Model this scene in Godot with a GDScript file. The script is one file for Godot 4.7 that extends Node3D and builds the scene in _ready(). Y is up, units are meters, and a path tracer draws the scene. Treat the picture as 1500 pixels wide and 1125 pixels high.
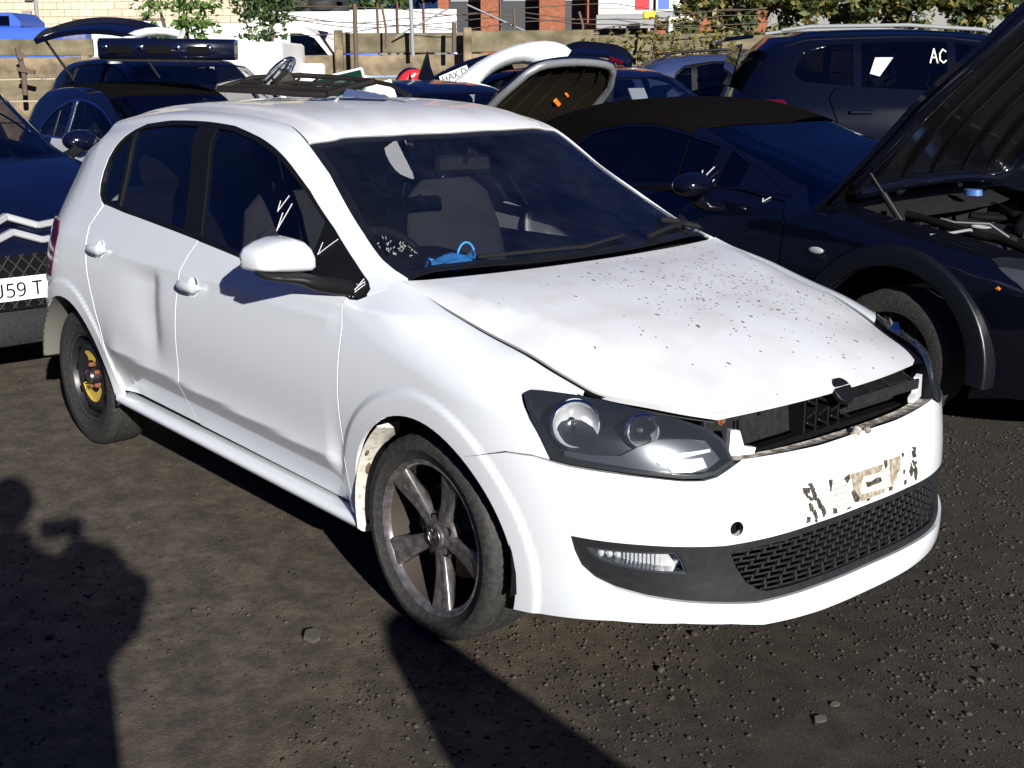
extends Node3D

# ------------------------------------------------------------------ tools
class Sp:                                   # natural cubic spline
	var x := PackedFloat64Array()
	var y := PackedFloat64Array()
	var m := PackedFloat64Array()
	func _init(xs: Array, ys: Array) -> void:
		x = PackedFloat64Array(xs); y = PackedFloat64Array(ys)
		var k := x.size()
		m.resize(k); m.fill(0.0)
		var cp := PackedFloat64Array(); cp.resize(k); cp.fill(0.0)
		var dp := PackedFloat64Array(); dp.resize(k); dp.fill(0.0)
		for i in range(1, k - 1):
			var a := x[i] - x[i - 1]
			var c := x[i + 1] - x[i]
			var d := 6.0 * ((y[i + 1] - y[i]) / c - (y[i] - y[i - 1]) / a)
			var den := 2.0 * (a + c) - a * cp[i - 1]
			cp[i] = c / den
			dp[i] = (d - a * dp[i - 1]) / den
		for i in range(k - 2, 0, -1):
			m[i] = dp[i] - cp[i] * m[i + 1]
	func at(t: float) -> float:
		var k := x.size()
		if t <= x[0]: return y[0]
		if t >= x[k - 1]: return y[k - 1]
		var i := x.bsearch(t) - 1
		if i < 0: i = 0
		var h := x[i + 1] - x[i]
		var u := t - x[i]
		return y[i] + u * ((y[i + 1] - y[i]) / h - h * (2.0 * m[i] + m[i + 1]) / 6.0) + u * u * m[i] * 0.5 + u * u * u * (m[i + 1] - m[i]) / (6.0 * h)

class MB:                                   # collects triangles of one mesh
	var v := PackedVector3Array()
	var n := PackedVector3Array()
	var uv := PackedVector2Array()
	var ix := PackedInt32Array()
	func vert(p: Vector3, nn: Vector3, t := Vector2.ZERO) -> int:
		v.append(p); n.append(nn); uv.append(t)
		return v.size() - 1
	func tri(a: int, b: int, c: int) -> void:
		var cr := (v[b] - v[a]).cross(v[c] - v[a])
		if cr.dot(n[a] + n[b] + n[c]) > 0.0:
			ix.append(a); ix.append(c); ix.append(b)
		else:
			ix.append(a); ix.append(b); ix.append(c)
	func quad(a: int, b: int, c: int, d: int) -> void:
		tri(a, b, c); tri(a, c, d)
	func face(pts: Array, nn: Vector3) -> void:   # a flat convex face
		var f := v.size()
		for p in pts: vert(p, nn, Vector2(p.x, p.y))
		for k in range(1, pts.size() - 1): tri(f, f + k, f + k + 1)
	func flat(pts: Array, away: Vector3) -> void:  # flat face, its normal turned away from a point inside
		var nn: Vector3 = (pts[1] - pts[0]).cross(pts[2] - pts[0]).normalized()
		var mid := Vector3.ZERO
		for p in pts: mid += p
		if nn.dot(mid / pts.size() - away) < 0: nn = -nn
		face(pts, nn)
	func put(o: MB, t: Transform3D) -> MB:
		var f := v.size()
		var nb := t.basis.inverse().transposed()
		for i in o.v.size(): vert(t * o.v[i], (nb * o.n[i]).normalized(), o.uv[i])
		var k := 0
		while k < o.ix.size():
			tri(f + o.ix[k], f + o.ix[k + 1], f + o.ix[k + 2]); k += 3
		return self
	func mirrored() -> MB:                   # the other side of the car
		var o := MB.new()
		for i in v.size(): o.vert(Vector3(v[i].x, v[i].y, -v[i].z), Vector3(n[i].x, n[i].y, -n[i].z), uv[i])
		var k := 0
		while k < ix.size():
			o.tri(ix[k], ix[k + 1], ix[k + 2]); k += 3
		return o
	func mesh() -> ArrayMesh:
		var a := []
		a.resize(Mesh.ARRAY_MAX)
		a[Mesh.ARRAY_VERTEX] = v; a[Mesh.ARRAY_NORMAL] = n; a[Mesh.ARRAY_TEX_UV] = uv; a[Mesh.ARRAY_INDEX] = ix
		var r := ArrayMesh.new()
		r.add_surface_from_arrays(Mesh.PRIMITIVE_TRIANGLES, a)
		return r

var M := {}
var used := {}
var rng := RandomNumberGenerator.new()

func V(x: float, y: float, z: float) -> Vector3: return Vector3(x, y, z)
func P2(a: Array) -> PackedVector2Array:
	var r := PackedVector2Array()
	var k := 0
	while k < a.size():
		r.append(Vector2(a[k], a[k + 1])); k += 2
	return r
func sm(a: float, b: float, t: float) -> float: return smoothstep(a, b, t)

func numbered(called: String) -> String:
	var k: int = used.get(called, 0)
	used[called] = k + 1
	return called if k == 0 else "%s_%03d" % [called, k]

func obj(called: String, mb, mat: Material, parent: Node3D = self) -> MeshInstance3D:
	var o := MeshInstance3D.new()
	o.mesh = mb.mesh() if mb is MB else mb
	o.material_override = mat
	if parent == self:
		o.name = numbered(called)
		add_child(o)
	else:
		var k := 0
		var nm := called
		while parent.has_node(NodePath(nm)):
			k += 1
			nm = "%s_%03d" % [called, k]
		o.name = nm
		parent.add_child(o, true)
	return o

func tag(o: Node3D, label: String, category := "", group := "", kind := "") -> Node3D:
	if label: o.set_meta("label", label)
	if category: o.set_meta("category", category)
	if group: o.set_meta("group", group)
	if kind: o.set_meta("kind", kind)
	return o

func thing(called: String, label: String, category: String, xf := Transform3D.IDENTITY, group := "") -> Node3D:
	var o := Node3D.new()
	o.name = numbered(called)
	add_child(o)
	o.transform = xf
	tag(o, label, category, group)
	return o

func struct(called: String, mb, mat: Material) -> MeshInstance3D:
	var o := obj(called, mb, mat)
	o.set_meta("kind", "structure")
	return o

func at(p: Vector3, yaw := 0.0) -> Transform3D: return Transform3D(Basis(Vector3.UP, deg_to_rad(yaw)), p)
func rot(p: Vector3, deg: Vector3) -> Transform3D:
	return Transform3D(Basis.from_euler(deg * PI / 180.0), p)
func frame(p: Vector3, dir: Vector3, up := Vector3.UP) -> Transform3D:   # local z along dir
	var z := dir.normalized()
	if absf(z.dot(up)) > 0.99: up = Vector3.RIGHT
	var x := up.cross(z).normalized()
	return Transform3D(Basis(x, z.cross(x), z), p)

# ------------------------------------------------------------------ shapes
func box(mb: MB, size: Vector3, xf := Transform3D.IDENTITY, bev := 0.0) -> MB:
	var h := size * 0.5
	var b: float = minf(bev, minf(h.x, minf(h.y, h.z)) * 0.95)
	var ax := [Vector3.RIGHT, Vector3.UP, Vector3.BACK]
	var c := xf.origin
	var pt := func(s: Vector3, k: int) -> Vector3:   # the copy of corner s on the face across axis k
		var p := Vector3(s.x * (h.x - b), s.y * (h.y - b), s.z * (h.z - b))
		p[k] = s[k] * h[k]
		return xf * p
	for k in 3:
		var i := (k + 1) % 3
		var j := (k + 2) % 3
		for sg in [-1.0, 1.0]:
			var q := []
			for e in [[-1, -1], [1, -1], [1, 1], [-1, 1]]:
				var s := Vector3.ZERO
				s[k] = sg; s[i] = e[0]; s[j] = e[1]
				q.append(pt.call(s, k))
			mb.flat(q, c)
		if b > 0.0:
			for e in [[-1.0, -1.0], [1.0, -1.0], [1.0, 1.0], [-1.0, 1.0]]:
				var s0 := Vector3.ZERO
				s0[i] = e[0]; s0[j] = e[1]
				var s1 := s0
				s0[k] = -1.0; s1[k] = 1.0
				mb.flat([pt.call(s0, i), pt.call(s1, i), pt.call(s1, j), pt.call(s0, j)], c)
	if b > 0.0:
		for x in [-1.0, 1.0]:
			for y in [-1.0, 1.0]:
				for z in [-1.0, 1.0]:
					var s := Vector3(x, y, z)
					mb.flat([pt.call(s, 0), pt.call(s, 1), pt.call(s, 2)], c)
	return mb

func prism(mb: MB, poly: PackedVector2Array, z0: float, z1: float, xf := Transform3D.IDENTITY) -> MB:
	var t := Geometry2D.triangulate_polygon(poly)
	var nz := (xf.basis * Vector3.BACK).normalized()
	for z in [z0, z1]:
		var f := mb.v.size()
		for p in poly: mb.vert(xf * Vector3(p.x, p.y, z), nz * (1.0 if z == maxf(z0, z1) else -1.0), p)
		var k := 0
		while k < t.size():
			mb.tri(f + t[k], f + t[k + 1], f + t[k + 2]); k += 3
	var cw := Geometry2D.is_polygon_clockwise(poly)
	for k in poly.size():
		var a := poly[k]
		var b := poly[(k + 1) % poly.size()]
		var d := (b - a).normalized()
		var nn := Vector3(d.y, -d.x, 0) * (-1.0 if cw else 1.0)
		mb.face([xf * Vector3(a.x, a.y, z0), xf * Vector3(b.x, b.y, z0), xf * Vector3(b.x, b.y, z1), xf * Vector3(a.x, a.y, z1)], (xf.basis * nn).normalized())
	return mb

func tube(mb: MB, pts: Array, r, sides := 8, caps := true, squash := 1.0) -> MB:
	var k := pts.size()
	var x := Vector3.ZERO
	var rows := []
	for i in k:
		var d: Vector3 = (pts[mini(i + 1, k - 1)] - pts[maxi(i - 1, 0)]).normalized()
		if i == 0:
			x = d.cross(Vector3.UP if absf(d.y) < 0.9 else Vector3.RIGHT).normalized()
		else:
			x = (x - d * x.dot(d)).normalized()
		var y := d.cross(x)
		var rr: float = r[i] if r is Array else r
		var row := []
		for j in sides:
			var a := TAU * j / sides
			var o := x * cos(a) + y * sin(a) * squash
			row.append(mb.vert(pts[i] + o * rr, (x * cos(a) * squash + y * sin(a)).normalized(), Vector2(float(j) / sides, i)))
		rows.append(row)
		if caps and (i == 0 or i == k - 1):
			var ring := []
			for j in sides:
				ring.append(mb.v[row[j]])
			mb.face(ring, -d if i == 0 else d)
	for i in k - 1:
		for j in sides:
			mb.quad(rows[i][j], rows[i][(j + 1) % sides], rows[i + 1][(j + 1) % sides], rows[i + 1][j])
	return mb

# profile (radius, height along local z) turned about local z; corners under 35 degrees stay smooth
func lathe(mb: MB, prof: Array, segs: int, xf := Transform3D.IDENTITY, bump = null) -> MB:
	var k := prof.size()
	var nr := []
	for i in k - 1:
		var d: Vector2 = (prof[i + 1] - prof[i]).normalized()
		nr.append(Vector2(d.y, -d.x))
	for i in k - 1:
		var n0: Vector2 = nr[i]
		var n1: Vector2 = nr[i]
		if i > 0 and nr[i - 1].dot(nr[i]) > 0.8: n0 = (nr[i - 1] + nr[i]).normalized()
		if i < k - 2 and nr[i + 1].dot(nr[i]) > 0.8: n1 = (nr[i + 1] + nr[i]).normalized()
		var f := mb.v.size()
		for j in segs + 1:
			var a := TAU * j / segs
			var c := cos(a)
			var s := sin(a)
			for e in 2:
				var q: Vector2 = prof[i + e]
				var nn: Vector2 = n1 if e else n0
				var r := q.x
				if bump != null: r += bump.call(i + e, j % segs)
				mb.vert(xf * Vector3(r * c, r * s, q.y), (xf.basis * Vector3(nn.x * c, nn.x * s, nn.y)).normalized(), Vector2(float(j) / segs, float(i + e) / k))
		for j in segs:
			mb.quad(f + 2 * j, f + 2 * j + 2, f + 2 * j + 3, f + 2 * j + 1)
	return mb

func ball(mb: MB, c: Vector3, r: Vector3, nu := 12, nv := 8, bas := Basis.IDENTITY) -> MB:
	var f := mb.v.size()
	for i in nv + 1:
		var b := PI * i / nv - PI / 2
		for j in nu + 1:
			var a := TAU * j / nu
			var d := Vector3(cos(b) * cos(a), sin(b), cos(b) * sin(a))
			mb.vert(c + bas * (d * r), (bas * (d / r)).normalized(), Vector2(float(j) / nu, float(i) / nv))
	for i in nv:
		for j in nu:
			var q := f + i * (nu + 1) + j
			mb.quad(q, q + 1, q + nu + 2, q + nu + 1)
	return mb

# a curved surface S(s, v), cut along polygons in (s, v), with a rim of depth th turned inwards
func surf_n(S: Callable, s: float, v: float, sg: float) -> Vector3:
	var e := 0.004
	var a: Vector3 = S.call(s + e, v) - S.call(s - e, v)
	var b: Vector3 = S.call(s, v + e) - S.call(s, v - e)
	var n := a.cross(b)
	if n.length_squared() < 1e-16: return Vector3.UP
	return n.normalized() * sg

func panel(mb: MB, S: Callable, poly: PackedVector2Array, holes := [], cs := 0.02, th := 0.014, off := 0.0, sg := 1.0) -> MB:
	var lo := poly[0]
	var hi := poly[0]
	for p in poly:
		lo = lo.min(p); hi = hi.max(p)
	var nx := int(ceil((hi.x - lo.x) / cs)) + 1
	var ny := int(ceil((hi.y - lo.y) / cs)) + 1
	var mark := {}
	for lp in [poly] + holes:
		for k in lp.size():
			var a: Vector2 = lp[k]
			var b: Vector2 = lp[(k + 1) % lp.size()]
			var st := maxi(1, int(ceil(a.distance_to(b) / (cs * 0.2))))
			for q in st + 1:
				var c := a.lerp(b, float(q) / st)
				mark[Vector2i(int(floor((c.x - lo.x) / cs)), int(floor((c.y - lo.y) / cs)))] = true
	var seen := {}
	var vat := func(s: float, v: float) -> int:
		var nn := surf_n(S, s, v, sg)
		var p: Vector3 = S.call(s, v)
		return mb.vert(p + nn * off, nn, Vector2(s, v))
	var node := func(i: int, j: int) -> int:
		var key := i * 4096 + j
		if not seen.has(key): seen[key] = vat.call(lo.x + i * cs, lo.y + j * cs)
		return seen[key]
	for i in nx:
		for j in ny:
			if mark.has(Vector2i(i, j)):
				var a := lo + Vector2(i, j) * cs
				var pieces: Array = Geometry2D.intersect_polygons(PackedVector2Array([a, a + Vector2(cs, 0), a + Vector2(cs, cs), a + Vector2(0, cs)]), poly)
				for hl in holes:
					var nxt := []
					for pc in pieces: nxt.append_array(Geometry2D.clip_polygons(pc, hl))
					pieces = nxt
				for pc in pieces:
					if pc.size() < 3: continue
					var t := Geometry2D.triangulate_polygon(pc)
					if t.is_empty(): continue
					var f := []
					for p in pc: f.append(vat.call(p.x, p.y))
					var k := 0
					while k < t.size():
						mb.tri(f[t[k]], f[t[k + 1]], f[t[k + 2]]); k += 3
			else:
				var c := lo + Vector2(i + 0.5, j + 0.5) * cs
				if not Geometry2D.is_point_in_polygon(c, poly): continue
				var inh := false
				for hl in holes:
					if Geometry2D.is_point_in_polygon(c, hl): inh = true
				if inh: continue
				mb.quad(node.call(i, j), node.call(i + 1, j), node.call(i + 1, j + 1), node.call(i, j + 1))
	if th != 0.0:
		var w := 0
		for lp in [poly] + holes:
			var pts := []
			for k in lp.size():
				var a: Vector2 = lp[k]
				var b: Vector2 = lp[(k + 1) % lp.size()]
				var st := maxi(1, int(ceil(a.distance_to(b) / cs)))
				for q in st: pts.append(a.lerp(b, float(q) / st))
			var sgn := 1.0 if Geometry2D.is_polygon_clockwise(PackedVector2Array(pts)) == (w > 0) else -1.0
			w += 1
			var m := pts.size()
			var P := []
			var N := []
			for p in pts:
				P.append(S.call(p.x, p.y)); N.append(surf_n(S, p.x, p.y, sg))
			for k in m:
				var e := (k + 1) % m
				var side: Vector3 = (P[e] - P[k]).cross(N[k]).normalized() * sgn * sg
				var o: Vector3 = N[k] * off
				var f := mb.v.size()
				mb.vert(P[k] + o, side); mb.vert(P[e] + N[e] * off, side)
				mb.vert(P[e] + N[e] * (off - th), side); mb.vert(P[k] + N[k] * (off - th), side)
				mb.quad(f, f + 1, f + 2, f + 3)
	return mb

func inset(p: PackedVector2Array, d: float) -> PackedVector2Array:
	var r := Geometry2D.offset_polygon(p, -d)
	return r[0] if r.size() else p
func minus(p: PackedVector2Array, q: PackedVector2Array) -> PackedVector2Array:
	var best := PackedVector2Array()
	var area := 0.0
	for r in Geometry2D.clip_polygons(p, q):
		var a := 0.0
		for k in r.size(): a += r[k].cross(r[(k + 1) % r.size()])
		if absf(a) > area:
			area = absf(a); best = r
	return best
func disc(c: Vector2, r: float, k := 40) -> PackedVector2Array:
	var p := PackedVector2Array()
	for i in k: p.append(c + Vector2(cos(TAU * i / k), sin(TAU * i / k)) * r)
	return p

# raised strokes that follow a surface (chalk, tape, grime)
func stroke(mb: MB, S: Callable, pts: PackedVector2Array, w: float, up := 0.002, sg := 1.0) -> MB:
	for k in pts.size() - 1:
		var a := pts[k]
		var b := pts[k + 1]
		var d := (b - a).normalized() * w * 0.5
		var e := Vector2(-d.y, d.x)
		panel(mb, S, PackedVector2Array([a - d * 0.4 - e, b + d * 0.4 - e, b + d * 0.4 + e, a - d * 0.4 + e]), [], 0.05, minf(absf(up), .0012), up + 0.0003 * (k % 2), sg)
	return mb

func lettering(text: String, size: float, depth := 0.002, font := "Droid Sans") -> MB:
	var t := TextMesh.new()
	var f := SystemFont.new()
	f.font_names = PackedStringArray([font])
	t.font = f; t.text = text; t.font_size = 64; t.pixel_size = size / 46.0; t.depth = depth
	t.curve_step = 4.0
	var a := t.get_mesh_arrays()
	var mb := MB.new()
	mb.v = a[Mesh.ARRAY_VERTEX]; mb.n = a[Mesh.ARRAY_NORMAL]; mb.ix = a[Mesh.ARRAY_INDEX]
	mb.uv.resize(mb.v.size())
	return mb

# ------------------------------------------------------------------ materials
func lin(r: float, g: float, b: float) -> Color: return Color(r, g, b).linear_to_srgb()
func mat(c: Color, rough := 0.6, metal := 0.0, coat := 0.0) -> StandardMaterial3D:
	var m := StandardMaterial3D.new()
	m.albedo_color = c; m.roughness = rough; m.metallic = metal
	if coat > 0.0:
		m.clearcoat_enabled = true; m.clearcoat = coat; m.clearcoat_roughness = 0.04
	return m
func noise_tex(freq: float, lo: Color, hi: Color, seed_: int, oct := 4, size := 512, p0 := 0.0, p1 := 1.0) -> NoiseTexture2D:
	var f := FastNoiseLite.new()
	f.seed = seed_; f.frequency = freq; f.fractal_octaves = oct
	f.noise_type = FastNoiseLite.TYPE_SIMPLEX_SMOOTH
	var t := NoiseTexture2D.new()
	t.noise = f; t.width = size; t.height = size; t.seamless = true; t.normalize = true
	var g := Gradient.new()
	g.offsets = PackedFloat32Array([p0, p1]); g.colors = PackedColorArray([lo, hi])
	t.color_ramp = g
	return t
func grain(m: StandardMaterial3D, t: Texture2D, scale: float) -> StandardMaterial3D:
	m.albedo_texture = t; m.albedo_color = Color.WHITE
	m.uv1_triplanar = true; m.uv1_world_triplanar = true
	m.uv1_scale = Vector3.ONE * scale
	return m
func relief(m: StandardMaterial3D, t: Texture2D, cm: float, scale := 0.0) -> StandardMaterial3D:
	m.heightmap_enabled = true; m.heightmap_texture = t; m.heightmap_scale = cm
	if scale > 0.0:
		m.uv1_triplanar = true; m.uv1_world_triplanar = true; m.uv1_scale = Vector3.ONE * scale
	return m
func glass(c: Color, a: float) -> StandardMaterial3D:
	var m := StandardMaterial3D.new()
	m.transparency = BaseMaterial3D.TRANSPARENCY_ALPHA
	m.albedo_color = Color(c.r, c.g, c.b, a); m.roughness = 0.03
	return m

# rings of points joined into one smooth skin
func loft(mb: MB, rings: Array, closed := true, cap0 := true, cap1 := true) -> MB:
	var k := rings.size()
	var m: int = rings[0].size()
	var f := mb.v.size()
	var mid := []
	for r in rings:
		var c := Vector3.ZERO
		for p in r: c += p
		mid.append(c / m)
	for i in k:
		for j in m:
			var a: Vector3 = rings[mini(i + 1, k - 1)][j] - rings[maxi(i - 1, 0)][j]
			var b: Vector3
			if closed: b = rings[i][(j + 1) % m] - rings[i][(j - 1 + m) % m]
			else: b = rings[i][mini(j + 1, m - 1)] - rings[i][maxi(j - 1, 0)]
			var n := a.cross(b)
			if n.length_squared() < 1e-14: n = rings[i][j] - mid[i]
			n = n.normalized()
			if closed and n.dot(rings[i][j] - mid[i]) < 0: n = -n
			mb.vert(rings[i][j], n, Vector2(float(j) / m, float(i) / k))
	for i in k - 1:
		for j in (m if closed else m - 1):
			var e := (j + 1) % m
			mb.quad(f + i * m + j, f + i * m + e, f + (i + 1) * m + e, f + (i + 1) * m + j)
	if closed:
		for w in [0, k - 1]:
			if (w == 0 and not cap0) or (w > 0 and not cap1): continue
			var nn: Vector3 = (mid[w] - mid[1 if w == 0 else k - 2]).normalized()
			if nn == Vector3.ZERO: continue
			var g := mb.vert(mid[w], nn)
			var h := mb.v.size()
			for j in m: mb.vert(rings[w][j], nn)
			for j in m: mb.tri(g, h + j, h + (j + 1) % m)
	return mb

func ring_of(pts: Array, mid: Vector3, sc: float, shift: Vector3) -> Array:
	var r := []
	for p in pts: r.append(mid + (p - mid) * sc + shift)
	return r

# a sheet S(a, b) over a grid, with thickness folded down at the edges
func sheet(mb: MB, S: Callable, a0: float, a1: float, na: int, b0: float, b1: float, nb: int, sg := 1.0, th := 0.0) -> MB:
	var poly := PackedVector2Array()
	var f := mb.v.size()
	var e := 0.002
	for i in na + 1:
		for j in nb + 1:
			var a := lerpf(a0, a1, float(i) / na)
			var b := lerpf(b0, b1, float(j) / nb)
			var da: Vector3 = S.call(minf(a + e, maxf(a0, a1)), b) - S.call(maxf(a - e, minf(a0, a1)), b)
			var db: Vector3 = S.call(a, minf(b + e, maxf(b0, b1))) - S.call(a, maxf(b - e, minf(b0, b1)))
			mb.vert(S.call(a, b), da.cross(db).normalized() * sg, Vector2(a, b))
	var w := nb + 1
	for i in na:
		for j in nb:
			mb.quad(f + i * w + j, f + i * w + j + 1, f + (i + 1) * w + j + 1, f + (i + 1) * w + j)
	if th > 0.0:
		var lp := []
		for j in nb + 1: lp.append(f + j)
		for i in range(1, na + 1): lp.append(f + i * w + nb)
		for j in range(nb - 1, -1, -1): lp.append(f + na * w + j)
		for i in range(na - 1, 0, -1): lp.append(f + i * w)
		var mid := Vector3.ZERO
		for q in lp: mid += mb.v[q]
		mid /= lp.size()
		for k in lp.size():
			var p: int = lp[k]
			var q: int = lp[(k + 1) % lp.size()]
			var s := (mb.v[q] - mb.v[p]).cross(mb.n[p]).normalized()
			if s.dot(mb.v[p] - mid) < 0: s = -s
			mb.face([mb.v[p], mb.v[q], mb.v[q] - mb.n[q] * th, mb.v[p] - mb.n[p] * th], s)
	return mb

# ------------------------------------------------------------------ the scene
func _ready() -> void:
	rng.seed = 7
	var cam := Camera3D.new()
	cam.name = "camera"
	cam.fov = 34.54; cam.near = 0.05; cam.far = 900.0
	var fw := Vector3(-0.73805, -0.24890, -0.62716).normalized()
	var rt := Vector3(0.64901, -0.00762, -0.76074)
	rt = (rt - fw * rt.dot(fw)).normalized()
	cam.transform = Transform3D(Basis(rt, rt.cross(fw), -fw), Vector3(2.5987, 1.5635, 2.7049))
	add_child(cam)
	cam.current = true

	var env := Environment.new()
	env.background_mode = Environment.BG_SKY
	var sky_m := ProceduralSkyMaterial.new()
	sky_m.sky_top_color = Color(0.15, 0.34, 0.88)
	sky_m.sky_horizon_color = Color(0.32, 0.56, 1.0)
	sky_m.sky_curve = 0.16
	sky_m.ground_bottom_color = Color(0.10, 0.09, 0.08)
	sky_m.ground_horizon_color = Color(0.30, 0.30, 0.30)
	sky_m.sky_energy_multiplier = 0.37
	sky_m.sun_angle_max = 1.0
	var sky := Sky.new()
	sky.sky_material = sky_m
	env.sky = sky
	env.tonemap_mode = Environment.TONE_MAPPER_LINEAR
	env.tonemap_exposure = 1.62
	env.sdfgi_enabled = true; env.ssao_enabled = true; env.ssil_enabled = true
	var we := WorldEnvironment.new()
	we.name = "sky_environment"
	we.environment = env
	add_child(we)

	var sun := DirectionalLight3D.new()
	sun.name = "sun"
	sun.light_energy = 1.6
	sun.light_color = Color(1.0, 0.985, 0.96)
	sun.light_angular_distance = 0.53
	sun.shadow_enabled = true
	var sd := Vector3(-0.8925, -0.3290, -0.3090)
	sun.transform = frame(Vector3(20, 10, 8), -sd)
	add_child(sun)

	materials()
	ground()
	shell_tables()
	white_car()
	yard()
	plank_wall()
	town()
	gravel()

func materials() -> void:
	M.white = mat(lin(0.715, 0.75, 0.785), 0.28, 0.0, 1.0)
	M.dusty = mat(Color.WHITE, 0.42, 0.0, 0.6)
	grain(M.dusty, noise_tex(0.007, lin(0.635, 0.64, 0.635), lin(0.70, 0.72, 0.745), 3, 8, 1024, 0.2, 0.60), 0.7)
	M.black = mat(lin(0.012, 0.012, 0.013), 0.45)
	M.trim = mat(lin(0.006, 0.0065, 0.0075), 0.45)
	M.gap = mat(lin(0.006, 0.006, 0.006), 0.9)
	M.plastic = mat(lin(0.030, 0.032, 0.035), 0.5)
	grain(M.plastic, noise_tex(0.05, lin(0.011, 0.012, 0.014), lin(0.026, 0.026, 0.027), 11, 4, 512), 1.2)
	M.glass = glass(Color(0.014, 0.020, 0.034), 0.42)
	M.reflect = mat(lin(0.85, 0.87, 0.90), 0.20, 0.55, 0.8)
	M.lens = glass(Color(0.6, 0.65, 0.7), 0.04)
	M.chrome = mat(lin(0.75, 0.77, 0.80), 0.08, 1.0)
	M.steel = mat(lin(0.35, 0.35, 0.36), 0.35, 1.0)
	M.rubber = mat(lin(0.018, 0.017, 0.016), 0.75)
	grain(M.rubber, noise_tex(0.03, lin(0.012, 0.012, 0.012), lin(0.045, 0.042, 0.038), 5, 5, 512, 0.2, 0.9), 3.0)
	M.alloy = mat(lin(0.12, 0.11, 0.11), 0.34, 0.6)
	grain(M.alloy, noise_tex(0.02, lin(0.085, 0.075, 0.072), lin(0.23, 0.22, 0.225), 15, 5, 512, 0.1, 0.7), 3.0)
	M.rust = mat(lin(0.16, 0.055, 0.025), 0.85)
	M.grime = mat(lin(0.30, 0.27, 0.21), 0.8)
	grain(M.grime, noise_tex(0.03, lin(0.12, 0.09, 0.05), lin(0.50, 0.47, 0.40), 25, 5, 512), 3.0)
	M.chalk = mat(lin(0.8, 0.8, 0.8), 0.7)
	M.yellow = mat(lin(0.55, 0.40, 0.06), 0.6)
	M.cloth = mat(lin(0.009, 0.0095, 0.011), 0.9)
	M.cloth_light = mat(lin(0.10, 0.105, 0.11), 0.9)
	M.cyan = mat(lin(0.02, 0.22, 0.62), 0.7)
	M.plate_white = mat(lin(0.75, 0.75, 0.73), 0.4)
	M.tail = mat(lin(0.07, 0.003, 0.008), 0.15, 0.0, 1.0)
	M.navy = mat(lin(0.003, 0.0045, 0.015), 0.15, 0.0, 1.0)
	M.blueblack = mat(lin(0.002, 0.003, 0.008), 0.12, 0.0, 0.6)
	M.gloss_black = mat(lin(0.002, 0.0025, 0.006), 0.10, 0.0, 1.0)
	M.greyblue = mat(lin(0.10, 0.13, 0.22), 0.3, 0.4, 0.8)
	M.silver = mat(lin(0.35, 0.36, 0.38), 0.35, 0.6, 0.8)
	M.fabric_top = mat(lin(0.0042, 0.0038, 0.0034), 0.95)
	relief(M.fabric_top, noise_tex(0.2, Color.BLACK, Color.WHITE, 41, 2, 256), 0.15, 2.0)
	M.darkglass = glass(Color(0.004, 0.008, 0.022), 0.90)
	M.pale = mat(lin(0.55, 0.57, 0.60), 0.35, 0.0, 0.8)
	M.redpaint = mat(lin(0.55, 0.02, 0.025), 0.3, 0.0, 0.9)
	M.roofblue = mat(lin(0.028, 0.045, 0.115), 0.30, 0.0, 0.8)
	M.felt = mat(lin(0.013, 0.0105, 0.0075), 0.95)
	M.bayblack = mat(lin(0.006, 0.006, 0.0065), 0.5)
	M.archgrey = mat(lin(0.004, 0.005, 0.008), 0.35)
	M.lampglow = mat(lin(0.55, 0.56, 0.58), 0.15, 0.4, 1.0)
	M.capblue = mat(lin(0.05, 0.13, 0.35), 0.5)
	M.paper = mat(lin(0.50, 0.55, 0.62), 0.8)
	M.junk = mat(lin(0.013, 0.011, 0.010), 0.55)
	M.skin = mat(lin(0.45, 0.28, 0.20), 0.6)
	M.greenglass = glass(Color(0.05, 0.22, 0.16), 0.55)
	M.greysteel = mat(lin(0.22, 0.23, 0.24), 0.6)
	M.concrete = grain(mat(Color.WHITE, 0.95), noise_tex(0.012, lin(0.085, 0.066, 0.040), lin(0.29, 0.225, 0.145), 51, 6, 512, 0.15, 0.8), 0.6)
	M.concrete_b = grain(mat(Color.WHITE, 0.95), noise_tex(0.012, lin(0.075, 0.065, 0.038), lin(0.22, 0.185, 0.115), 52, 6, 512, 0.15, 0.8), 0.6)
	M.blockwall = grain(mat(Color.WHITE, 0.95), noise_tex(0.02, lin(0.48, 0.40, 0.29), lin(0.62, 0.53, 0.40), 53, 4, 256), 0.7)
	M.blockwall_b = grain(mat(Color.WHITE, 0.95), noise_tex(0.02, lin(0.44, 0.37, 0.27), lin(0.58, 0.50, 0.38), 54, 4, 256), 0.7)
	M.blockwall_c = grain(mat(Color.WHITE, 0.95), noise_tex(0.02, lin(0.52, 0.44, 0.33), lin(0.66, 0.57, 0.43), 55, 4, 256), 0.7)
	M.blockwall_dark = mat(lin(0.36, 0.30, 0.22), 0.95)
	M.brick = grain(mat(Color.WHITE, 0.9), noise_tex(0.05, lin(0.16, 0.050, 0.025), lin(0.34, 0.13, 0.065), 56, 4, 256), 0.6)
	M.shutter = mat(lin(0.010, 0.012, 0.020), 0.5)
	M.whitewash = grain(mat(Color.WHITE, 0.7), noise_tex(0.01, lin(0.62, 0.61, 0.58), lin(0.80, 0.80, 0.79), 57, 5, 256), 0.5)
	M.greywall = mat(lin(0.22, 0.22, 0.21), 0.9)
	M.brightblue = mat(lin(0.05, 0.12, 0.48), 0.35, 0.0, 0.8)
	M.yellowsign = mat(lin(0.70, 0.45, 0.02), 0.6)
	M.bark = mat(lin(0.08, 0.06, 0.045), 0.95)
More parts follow.
